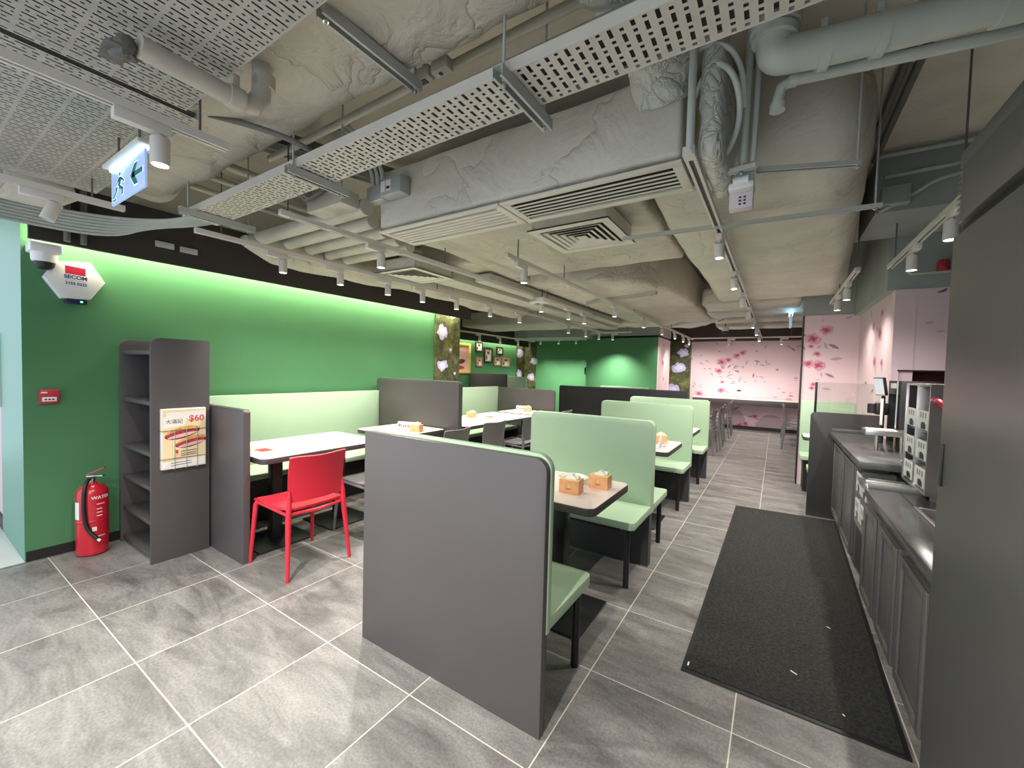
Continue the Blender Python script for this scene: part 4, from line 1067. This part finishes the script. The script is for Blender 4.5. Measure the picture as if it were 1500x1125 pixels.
pipe('thin upper conduit between top duct and cable tray', [(-2.95,1.47,2.82),(.6,1.43,2.82)], .022)
pipe('thin lower conduit between top duct and cable tray', [(-2.95,1.52,2.76),(.6,1.49,2.76)], .018)
pipe('big drain pipe bending from the slab to horizontal at top right', [(-.062,1.97,3.14),(-.062,1.975,2.90),(-.062,1.98,2.80),(-.062,1.985,2.725),(.02,2.0,2.722),(.12,2.025,2.724),(1.2,2.20,2.75)], .066, 'pipe2', seg=24, it=3, clamps=(((-.062,1.976,2.845),(0,0,1),.090,.05),((-.062,1.978,2.80),(.1,0,1),.082,.03),((.10,2.03,2.722),(1,.15,0),.075,.035),((.27,2.055,2.727),(1,.15,0),.074,.035),((.62,2.11,2.735),(1,.15,0),.072,.07)))
pipe('slim water pipe with a downturned end at the top right', [(-.045,2.13,2.585),(-.045,2.13,2.63),(-.035,2.13,2.68),(.0,2.13,2.70),(.05,2.14,2.70),(1.2,2.36,2.72)], .023, 'pipe2', clamps=(((-.045,2.13,2.60),(0,0,1),.030,.03),((.005,2.132,2.70),(1,.1,0),.028,.03)))
pipe('left of two dark conduits along the slab at right', [(.50,2.0,3.10),(.50,4.15,3.10)], .02, 'darkpipe')
pipe('right of two dark conduits along the slab at right', [(.56,2.0,3.10),(.56,4.15,3.10)], .02, 'darkpipe')
pipe('thin conduit along the slab edge beam', [(.58,4.10,3.10),(1.34,4.10,3.10)], .014, 'conduit')
pipe('white drop conduit feeding the track over the aisle', [(-.352,1.90,2.40),(-.352,1.90,3.12)], .017, 'conduit')
pipe('left looping conduit beside the pale emergency light', [(-.42,2.10,2.62),(-.30,1.95,2.78),(-.20,1.93,2.70),(-.17,2.02,2.56),(-.22,2.14,2.47),(-.32,2.22,2.43)], .012, 'conduit', it=3)
pipe('upright conduit entering the emergency light\'s grey box', [(-.175,2.24,2.44),(-.168,2.2,2.62),(-.160,2.14,2.85),(-.16,2.12,3.12)], .016, 'conduit', it=2)
pipe('second upright conduit, right of the looping one', [(-.135,2.24,2.44),(-.13,2.22,2.60),(-.125,2.18,2.8),(-.125,2.16,3.12)], .012, 'conduit', it=2)
pipe('curved conduit crossing behind the upright conduits', [(-.42,1.92,2.80),(-.30,1.93,2.84),(-.22,1.96,2.82),(-.17,2.0,2.72),(-.165,2.06,2.60)], .011, 'conduit', it=3)
strut('short channel holding the conduits by the emergency light',(-.36,2.24,2.40),(-.12,2.22,2.40),.03,.02,rod_at=(.35,.75),mat='conduit')
for k in range(3):
    pipe('%s of three grey conduits curving into the socket box'%('left','middle','right')[k], [(-2.42+.05*k,1.90,2.66),(-2.42+.05*k,1.89,2.78),(-2.47+.05*k,1.84,2.9),(-2.60+.05*k,1.74,3.05)], .014, 'conduit', it=3)
t = thing('socket_box','grey socket box on the air box\'s left front edge','junction box',(-2.3,1.9,2.60))
MB().box(-2.46,-2.30,1.875,1.948,2.575,2.675,.004).done('junction_box','gbox',t)
m = MB().box(-2.295,-2.10,1.855,1.945,2.575,2.69,.008); m.done('switch_box','gbox',t)
MB().box(-2.285,-2.245,1.852,1.856,2.60,2.67).box(-2.235,-2.19,1.852,1.856,2.60,2.67).done('cover_plate','labelwhite',t)
MB().box(-2.228,-2.198,1.849,1.853,2.612,2.628).done('switch','ink',t)
t = thing('socket_outlet','double beige socket box beyond the top duct','socket',(-1.3,1.33,2.66))
MB().box(-1.40,-1.31,1.30,1.345,2.69,2.74,.004).box(-1.295,-1.205,1.30,1.345,2.69,2.74,.004).done('box','pipe',t)
MB().box(-1.372,-1.338,1.31,1.335,2.686,2.692).box(-1.262,-1.248,1.315,1.33,2.686,2.692).done('outlet_hole','black',t)
MB().cyl((-1.355,1.322,2.74),(-1.355,1.322,2.9),.01).cyl((-1.25,1.322,2.74),(-1.25,1.322,2.9),.01).box(-1.40,-1.2,1.31,1.335,2.9,3.15).done('drop_conduit','conduit',t)
t = thing('emergency_light','pale emergency light box under the big right duct','emergency light',(-.18,2.3,2.245))
MB().box(-.232,-.13,2.285,2.345,2.250,2.325,.004).done('housing','pinkbox',t)
MB().box(-.235,-.125,2.24,2.345,2.325,2.362,.012).done('lamp_head','lampglass',t)
MB().cyl((-.215,2.25,2.362),(-.15,2.25,2.366),.022,16).done('lamp','lampglass',t)
m = MB()
for i in range(3):
    for j in range(2): m.box(-.19+j*.02,-.18+j*.02,2.283,2.2855,2.266+i*.016,2.274+i*.016)
m.done('indicator','ink',t)
MB().box(-.205,-.13,2.26,2.34,2.362,2.41,.003).done('mounting_box','gbox',t)
# cable bundle leaving the tray
for k in range(7):
    z = 2.45 - .006*k; q = .020*k
    pts = [(-3.45+.02*k,1.20+.028*k,2.457),(-3.58-.015*k,1.22+.022*k,2.457),(-3.76-.02*k,1.14-.01*k,2.44-.4*q),(-3.94-.006*k,.93,2.42-q),(-4.06-.006*k,.66,2.415-q),(-4.09,.2,2.42-q),(-4.09,-.6,2.42-q)]
    pipe('grey ceiling cable, %s of seven bending off the long tray' % ('first','second','third','fourth','fifth','sixth','last')[k], pts, .0105, 'cable', 'electric_cable', 8, 2, cat='cable')
for k,(y,lab) in enumerate(((.72,'left'),(.80,'right'))):
    pipe('%s of two short pipes rising behind the dome camera'%lab, [(-4.12,y,2.23),(-4.12,y,2.62)], .018, 'darkpipe')
tag(MB().box(-4.150,-4.135,1.20,1.32,2.33,2.375,.002).box(-4.150,-4.135,1.36,1.48,2.325,2.37,.002).done('cable_label_plate','gbox'),'pair of grey plates on the dark bulkhead, above green wall','plate')
pipe('dark hose draped behind the long cable tray', [(-2.4,.86,2.64),(-2.15,1.05,2.58),(-2.02,1.2,2.52),(-2.06,1.36,2.46)], .014, 'darkpipe', it=2)
m = MB()
for a,b in (((-2.78,1.62,2.58),(-2.5,1.66,2.70)),((-2.7,1.6,2.72),(-2.55,1.70,2.60))): m.tube([a,((a[0]+b[0])/2,(a[1]+b[1])/2,a[2]+.03),b],.03,10)
m.box(-2.72,-2.6,1.56,1.68,2.60,2.70,.02); tag(m.done('pipe_valve','darkpipe'),'dark valve fitting left of the grey socket box','valve')
pipe('dark pipe elbow under the cable tray, over left tables', [(-3.0,1.42,2.58),(-2.75,1.45,2.56),(-2.55,1.50,2.53)], .035, 'darkpipe')
t = thing('sprinkler_pipe','pinkish pipe on the wall above the window','pipe',(.95,4.88,2.4))
MB().tube([(1.33,4.89,2.36),(.95,4.89,2.36),(.93,4.89,2.38),(.93,4.89,2.5)],.014,10).done('pipe_run','pipe',t)
MB().lathe([(0,2.37),(.04,2.37),(.04,2.44),(.03,2.46),(0,2.46)],(1.14,4.88,0),20).done('alarm_bell','detector',t)
tag(MB().box(.60,.76,4.06,4.145,2.73,2.86,.003).done('junction_box','beam'),'grey junction box on the ceiling beam at right','junction box')
pipe('wavy conduit along the beam at right', [(.60,4.12,2.70),(.8,4.12,2.80),(.9,4.12,2.88),(1.1,4.12,2.90),(1.34,4.12,2.92)], .012, 'conduit', it=2)
pipe('straight conduit along the beam at right', [(.62,4.13,2.955),(1.34,4.13,2.975)], .014, 'conduit')
pipe('red-marked drain pipe end high at the top right', [(.12,1.72,3.0),(.12,1.72,2.86)], .03, 'detector')
# ---------------------------------------------------------------- tracks and spotlights
TZ = 2.372
def track(label, p0, p1, w=.036, h=.034, rod_f=(), z=TZ, rx=.005, rmat='rod'):
    a, b = Vector((p0[0],p0[1],z)), Vector((p1[0],p1[1],z)); d = (b-a).normalized(); n = Vector((-d.y,d.x,0)); k = Vector((0,0,1))
    t = thing('lighting_track', label, 'track', tuple((a+b)/2))
    def bar(m, s0, s1, h0, h1, e0=0, e1=0):
        A, B = a + d*e0, b - d*e1
        m.loft([[A+n*s0+k*h0, A+n*s1+k*h0, A+n*s1+k*h1, A+n*s0+k*h1], [B+n*s0+k*h0, B+n*s1+k*h0, B+n*s1+k*h1, B+n*s0+k*h1]])
    m = MB(); bar(m,-w/2,w/2,h*.55,h); bar(m,-w/2,-w*.22,0,h*.55); bar(m,w*.22,w/2,0,h*.55); m.done('rail','track',t)
    m = MB(); bar(m,-w*.22,w*.22,h*.3,h*.55,.06,.06); m.done('slot','slot',t)
    m = MB()
    m.loft([[a+n*s+k*q for s,q in ((-w/2-.001,-.001),(w/2+.001,-.001),(w/2+.001,h+.001),(-w/2-.001,h+.001))],[a+d*.06+n*s+k*q for s,q in ((-w/2-.001,-.001),(w/2+.001,-.001),(w/2+.001,h+.001),(-w/2-.001,h+.001))]])
    m.done('end_cap','track',t)
    for f in rod_f:
        c = a + (b-a)*f; MB().cyl((c.x,c.y,z+h),(c.x,c.y,SLAB),rx,8).done('hanger_rod',rmat,t)
    return t
SPOTS = []
def make_spot(on):
    t = thing('track_spotlight','white track spotlight','spotlight',(0,0,0))
    MB().box(-.020,.020,-.085,.085,-.042,0,.003).done('adapter_box','track',t)
    j = MB().cyl((0,.055,-.055),(0,.055,-.042),.010,12).done('swivel_joint','track',t)
    m = MB().lathe([(0,-.055),(.030,-.055),(.032,-.058),(.032,-.158),(.028,-.160),(.027,-.150),(0,-.150)],(0,.055,0),24); m.done('lamp_body','track',t)
    MB().lathe([(0,-.1535),(.0265,-.1535),(.0265,-.1515),(0,-.1515)],(0,.055,0),24).done('lens','lens' if on else 'lens_off',t)
    return t
PROTO = {True: make_spot(True), False: make_spot(False)}
USED = {True: 0, False: 0}
def add_light(o, energy, angle, blend=.6, tilt=(0,0)):
    L = bpy.data.lights.new('spot', 'SPOT'); L.energy = energy * 2.3; L.spot_size = math.radians(min(150, angle * 1.6)); L.spot_blend = 1.0
    L.color = (1.0, .93, .84); L.shadow_soft_size = .03
    ob = bpy.data.objects.new('lamp_light', L); COL.objects.link(ob); ob.parent = o
    ob.location = (0,.055,-.166); ob.rotation_euler = (tilt[0], tilt[1], 0)
def spot(label, group, x, y, rz=0.0, on=True, energy=26, angle=82, z=TZ, tilt=0.0):
    o = dup(PROTO[on], (x,y,z), rz, label, group)
    if tilt:
        M4 = Matrix.Translation((0,.055,-.05)) @ Matrix.Rotation(tilt,4,'X') @ Matrix.Translation((0,-.055,.05))
        for c in o.children:
            if c.name.split('.')[0] in ('lamp_body','lens'): c.matrix_local = M4 @ c.matrix_local
    if on: SPOTS.append((o, energy, angle, tilt))
    return o
ORD = ('first','second','third','fourth','fifth','sixth','seventh','eighth','ninth','tenth','eleventh','twelfth')
track('white track over the aisle, fed by a drop conduit',(-.355,1.885),(-.358,12.2),w=.046,rod_f=(.25,.45,.7,.9))
for i,y in enumerate((3.10,4.25,5.35,6.5,7.7,9.1,10.6)):
    spot('%s spotlight from the near end of the aisle track'%ORD[i],'spotlights on the aisle track',-.357,y,PI if i<4 else 0,energy=30,tilt=-.55 if i < 2 else (-.3 if i < 4 else .6))
track('white track above the left edge of the mint booths',(-1.93,2.85),(-1.96,12.1),rod_f=(.02,.12,.4,.7))
for i,y in enumerate((3.10,5.55,7.05,8.4,9.6,10.6,11.4)):
    spot('%s spotlight from the near end of the booth track'%ORD[i],'spotlights on the booth track',-1.935-.002*i,y,0,energy=22,tilt=0 if i<4 else .5)
track('white track above the left tables\' chairs',(-2.67,1.39),(-2.64,6.45),rod_f=(.01,.3,.7))
for i,y in enumerate((2.12,4.75,5.6,6.2)):
    spot('%s spotlight from the near end of the chair-side track'%ORD[i],'spotlights on the chair-side track',-2.664,y,0,energy=44 if i == 0 else 26,angle=95 if i == 0 else 82)
track('longest left white track, beside the green wall',(-3.60,1.27),(-3.58,9.7),rod_f=(.02,.12,.3,.6))
for i,y in enumerate((1.85,2.40,2.98,3.50,4.12,4.88,5.7,7.6,8.5,9.3)):
    spot('%s spotlight from the near end of the track beside the green wall'%ORD[i],'spotlights beside the green wall',-3.598,y,0,energy=20)
track('near white track at the top left, above the exit sign',(-2.105,-.6),(-2.095,.86),rod_f=(.93,))
spot('large lit spotlight beside the hanging exit sign','spotlights at the top left',-2.10,.57,0,energy=60,angle=95)
track('white track at the photo\'s left edge, under the perforated tray',(-3.53,-.6),(-3.53,.87),rod_f=(.9,))
spot('unlit tilted spotlight left of the hanging exit sign','spotlights at the top left',-3.53,.52,0,on=False,tilt=-.35)
track('white track beside the tall grey cabinet, over the counter',(.775,2.9),(.765,4.66),rod_f=(.1,.9))
spot('lit spotlight on the counter track, before the pink window wall','spotlights over the counter',.77,3.92,0,energy=16,angle=95)
spot('lit spotlight just at the tall grey cabinet\'s edge','spotlights over the counter',.77,3.15,0,energy=34,angle=100)
track('short white track above the right booth',(.555,4.63),(.545,6.6),rod_f=(.02,.6))
for i,y in enumerate((5.15,5.90)): spot('%s spotlight on the short track above the right booth'%('nearer','farther')[i],'spotlights above the right booth',.55,y,0,energy=11)
track('white track along the far pink wall',(-1.95,11.75),(.5,11.75),rod_f=(.3,.9))
for i,x in enumerate((-1.0,.12)):
    spot('%s spotlight on the far pink wall\'s track'%('left','right')[i],'spotlights along the far pink wall',x,11.75,PI/2,energy=20,angle=80)
track('white track in the niche above the framed pictures',(-6.25,5.3),(-6.25,10.9),z=2.29,rod_f=(.1,.9))
for i,y in enumerate((7.2,8.1,9.0,9.9)):
    spot('%s spotlight from the left above the framed pictures'%ORD[i],'spotlights above the framed pictures',-6.25,y,0,energy=14,z=2.29)
track('white track before the far green walls',(-6.2,10.75),(-4.3,10.75),rod_f=(.2,.9))
for i,x in enumerate((-5.9,-5.3,-4.75)):
    spot('%s spotlight from the left before the far green wall'%ORD[i],'spotlights before the far green wall',x,10.75,PI/2,energy=70,angle=75)
spot('spotlight washing the nearer far green wall','spotlights before the far green wall',-3.3,9.62,PI/2,energy=105,angle=75)
track('short white track before the nearer far green wall',(-3.9,9.62),(-2.9,9.62),rod_f=(.2,.9))
for o, e, a, tl in SPOTS: add_light(o, e, a, tilt=(tl, 0))

# added track and lamps, unseen behind the camera, that brighten the near booths
track('added white track behind the camera, holding unseen fill spotlights',(-.55,-1.5),(-.55,-.35),rod_f=(.2,.8))
for i,y in enumerate((-1.15,-.6)):
    o = spot('%s added fill spotlight on the unseen track behind the camera'%('farther','nearer')[i],'added fill spotlights behind the camera',-.55,y,0,tilt=.30); add_light(o, 70, 110, tilt=(.30,0)); SPOTS.pop()
o = spot('added fill spotlight out of view on the top left track','spotlights at the top left',-2.10,-.35,0); add_light(o, 45, 110)  # extra lamp added behind the camera for fill light

for p in PROTO.values():
    for c in list(p.children): bpy.data.objects.remove(c)
    bpy.data.objects.remove(p)
# exit sign
def exit_sign():
    y = .66; x0, x1, z0, z1 = -2.857, -2.385, 2.205, 2.372
    t = thing('exit_sign','hanging blue-lit green exit sign with running man and arrow','exit sign',((x0+x1)/2,y,z0))
    MB().box(x0,x1,y-.005,y+.005,z0,z1,.002).done('panel','exitpl',t)
    MB().box(x0,x1,y-.012,y+.012,z1,z1+.012).done('light_strip','exitled',t)
    MB().box(x0-.02,x1+.02,y-.035,y+.035,z1+.013,z1+.030,.003).done('top_housing','track',t)
    for x in (x0+.1,x1-.08): MB().cyl((x,y,z1+.03),(x,y,SLAB),.005,8).done('hanger_rod','rod',t)
    Y = y-.0056; H = z1-z0; W = x1-x0
    def shape(pts, grow, mi, yy, m):
        P = [(x0+W*u, yy, z0+H*v) for u, v in pts]
        if grow:
            c = sum((Vector(p) for p in P), Vector()) / len(P)
            P = [Vector(p) + (Vector(p)-c).normalized()*grow for p in P]
        m.poly(P, mi)
    arrow = [[(.60,.50),(.72,.78),(.82,.78),(.72,.50),(.82,.20),(.72,.20)],[(.66,.56),(.95,.56),(.95,.42),(.66,.42)]]
    man = [[(.27,.82),(.30,.82),(.32,.78),(.30,.73),(.27,.73),(.25,.78)],
           [(.26,.70),(.34,.68),(.30,.44),(.22,.46)],[(.26,.69),(.19,.60),(.15,.50),(.18,.48),(.22,.57),(.28,.62)],
           [(.33,.67),(.40,.58),(.43,.50),(.40,.48),(.37,.55),(.31,.60)],[(.22,.47),(.20,.32),(.10,.16),(.06,.18),(.15,.34),(.17,.47)],
           [(.25,.46),(.30,.45),(.40,.34),(.38,.16),(.34,.17),(.35,.31),(.25,.38)],[(.06,.14),(.17,.14),(.17,.08),(.06,.08)]]
    for nm, ss in (('arrow_symbol', arrow), ('running_man_symbol', man)):
        m = MB()
        for s in ss: shape(s, .006, 1, Y+.0003, m)
        for s in ss: shape(s, 0, 0, Y-.0002, m)
        m.done(nm,['exitgreen','exitwhite'],t)
exit_sign()
t = thing('exit_sign','small blue-lit exit sign at the pink booth wall\'s corner','exit sign',(.21,7.6,2.2))
MB().box(.13,.16,7.35,7.75,2.20,2.38,.002).done('panel','exitpl',t)
MB().box(.12,.17,7.35,7.75,2.38,2.41).done('light_strip','exitled',t)
MB().cyl((.145,7.55,2.41),(.145,7.55,SLAB),.006,8).done('hanger_rod','rod',t)
# ceiling camera and floodlight
t = thing('ceiling_camera','white bullet camera hanging among the left ceiling pipes','security camera',(-2.9,4.6,2.25))
MB().box(-2.62,-2.50,4.55,4.72,2.30,2.36,.006).done('mount_box','white_pl',t)
MB().cyl((-2.56,4.63,2.36),(-2.56,4.63,SLAB),.008,8).done('hanger_rod','rod',t)
MB().tube([(-2.63,4.62,2.33),(-2.72,4.60,2.31)],.03,16).done('camera_body','pinkbox',t)
t = thing('dome_camera','small white dome camera at the aisle\'s far ceiling','security camera',(-.85,10.4,2.3))
MB().lathe([(0,2.30),(.06,2.30),(.06,2.37),(0,2.37)],(-.88,9.0,0),20).done('housing','white_pl',t)
MB().lathe([(.05,2.2995),(.035,2.26),(0,2.25)],(-.88,9.0,0),20).done('dome','black',t)
MB().cyl((-.88,9.0,2.37),(-.88,9.0,SLAB),.01,8).done('hanger_rod','rod',t)

# framed pictures in the niche
def picture(label, y0, y1, z0, z1, fm, art, seed, f=.03):
    x = -6.9
    t = thing('framed_picture', label, 'picture', (x,(y0+y1)/2,z0))
    MB().box(x,x+.03,y0,y0+f,z0,z1,.003).box(x,x+.03,y1-f,y1,z0,z1,.003).box(x,x+.03,y0+f,y1-f,z1-f,z1,.003).box(x,x+.03,y0+f,y1-f,z0,z0+f,.003).done('frame',fm,t)
    m = MB().box(x,x+.012,y0+f,y1-f,z0+f,z1-f)
    w, h = y1-y0-2*f, z1-z0-2*f; rr = random.Random(seed); X = x+.013
    def el(u, v, a, b, mi, k): m.poly([(X+k*.0006, y0+f+w*(u+a*math.cos(2*PI*i/16)), z0+f+h*(v+b*math.sin(2*PI*i/16))) for i in range(16)], mi)
    if seed < 20:
        el(.5,.28,.34,.26,1,0); el(.5,.62,.16,.14,2,1); el(.5,.70,.19,.10,3,2); el(.2+.1*rr.random(),.3,.1,.2,3,1)
    else:
        el(.45,.12,.40,.10,4,0); el(.55,.36,.30,.10,3,1); el(.38,.44,.14,.16,4,2); el(.42,.55,.10,.10,3,3); el(.75,.40,.12,.07,3,2); el(.62,.27,.04,.10,4,2)
    m.done('print',[art,'paper','petal1','brown','meat'],t)
picture('large yellow-framed pink picture at the niche\'s left', 7.35,8.60,1.30,2.09,'gold','pinkart',30,.07)
picture('black-framed small picture, top left of the niche group', 8.81,9.13,1.90,2.17,'blackframe','paper',3)
picture('tall black-framed picture in the middle of niche group', 9.20,9.61,1.60,2.045,'blackframe','art',5,.05)
picture('black-framed small picture, top right of the niche group', 9.81,10.14,1.855,2.09,'blackframe','paper',7,.04)
picture('wood-framed picture below the top left black frame', 8.85,9.15,1.49,1.755,'wood','pinkart',9,.035)
picture('gold-framed picture below the top right black frame', 9.68,10.05,1.53,1.80,'wood','art',11)
picture('wide wood-framed picture, lowest right of the niche group', 10.08,10.54,1.50,1.82,'wood','art',13)
tag(MB().lathe([(0,0),(.05,0),(.075,.03),(.08,.07),(.05,.09),(0,.095)],(-4.35,8.8,1.11),20).lumpy(.008,20).done('paper_bundle','tissue'),'pale bundle on top of a far divider, before green wall','bundle') if False else None

# ---------------------------------------------------------------- light
for nm, x, y0, y1, z, e in (('cove_lamp',-4.255,.6,5.05,2.375,44),('cove_lamp',-6.80,5.2,11.2,2.33,26)):
    L = bpy.data.lights.new(nm,'AREA'); L.shape = 'RECTANGLE'; L.size = .05; L.size_y = y1-y0; L.energy = e; L.color = (1.0,.93,.66)
    o = bpy.data.objects.new(nm,L); COL.objects.link(o); o.location = (x,(y0+y1)/2,z); o.rotation_euler = (0,0,0)
w = bpy.data.worlds.new('world'); SC.world = w; w.use_nodes = True
w.node_tree.nodes['Background'].inputs[0].default_value = (.80,.90,1.0,1)
w.node_tree.nodes['Background'].inputs[1].default_value = 1.05
SC.cycles.use_denoising = True
SC.cycles.max_bounces = 8; SC.cycles.diffuse_bounces = 5
SC.view_settings.exposure = 0.6
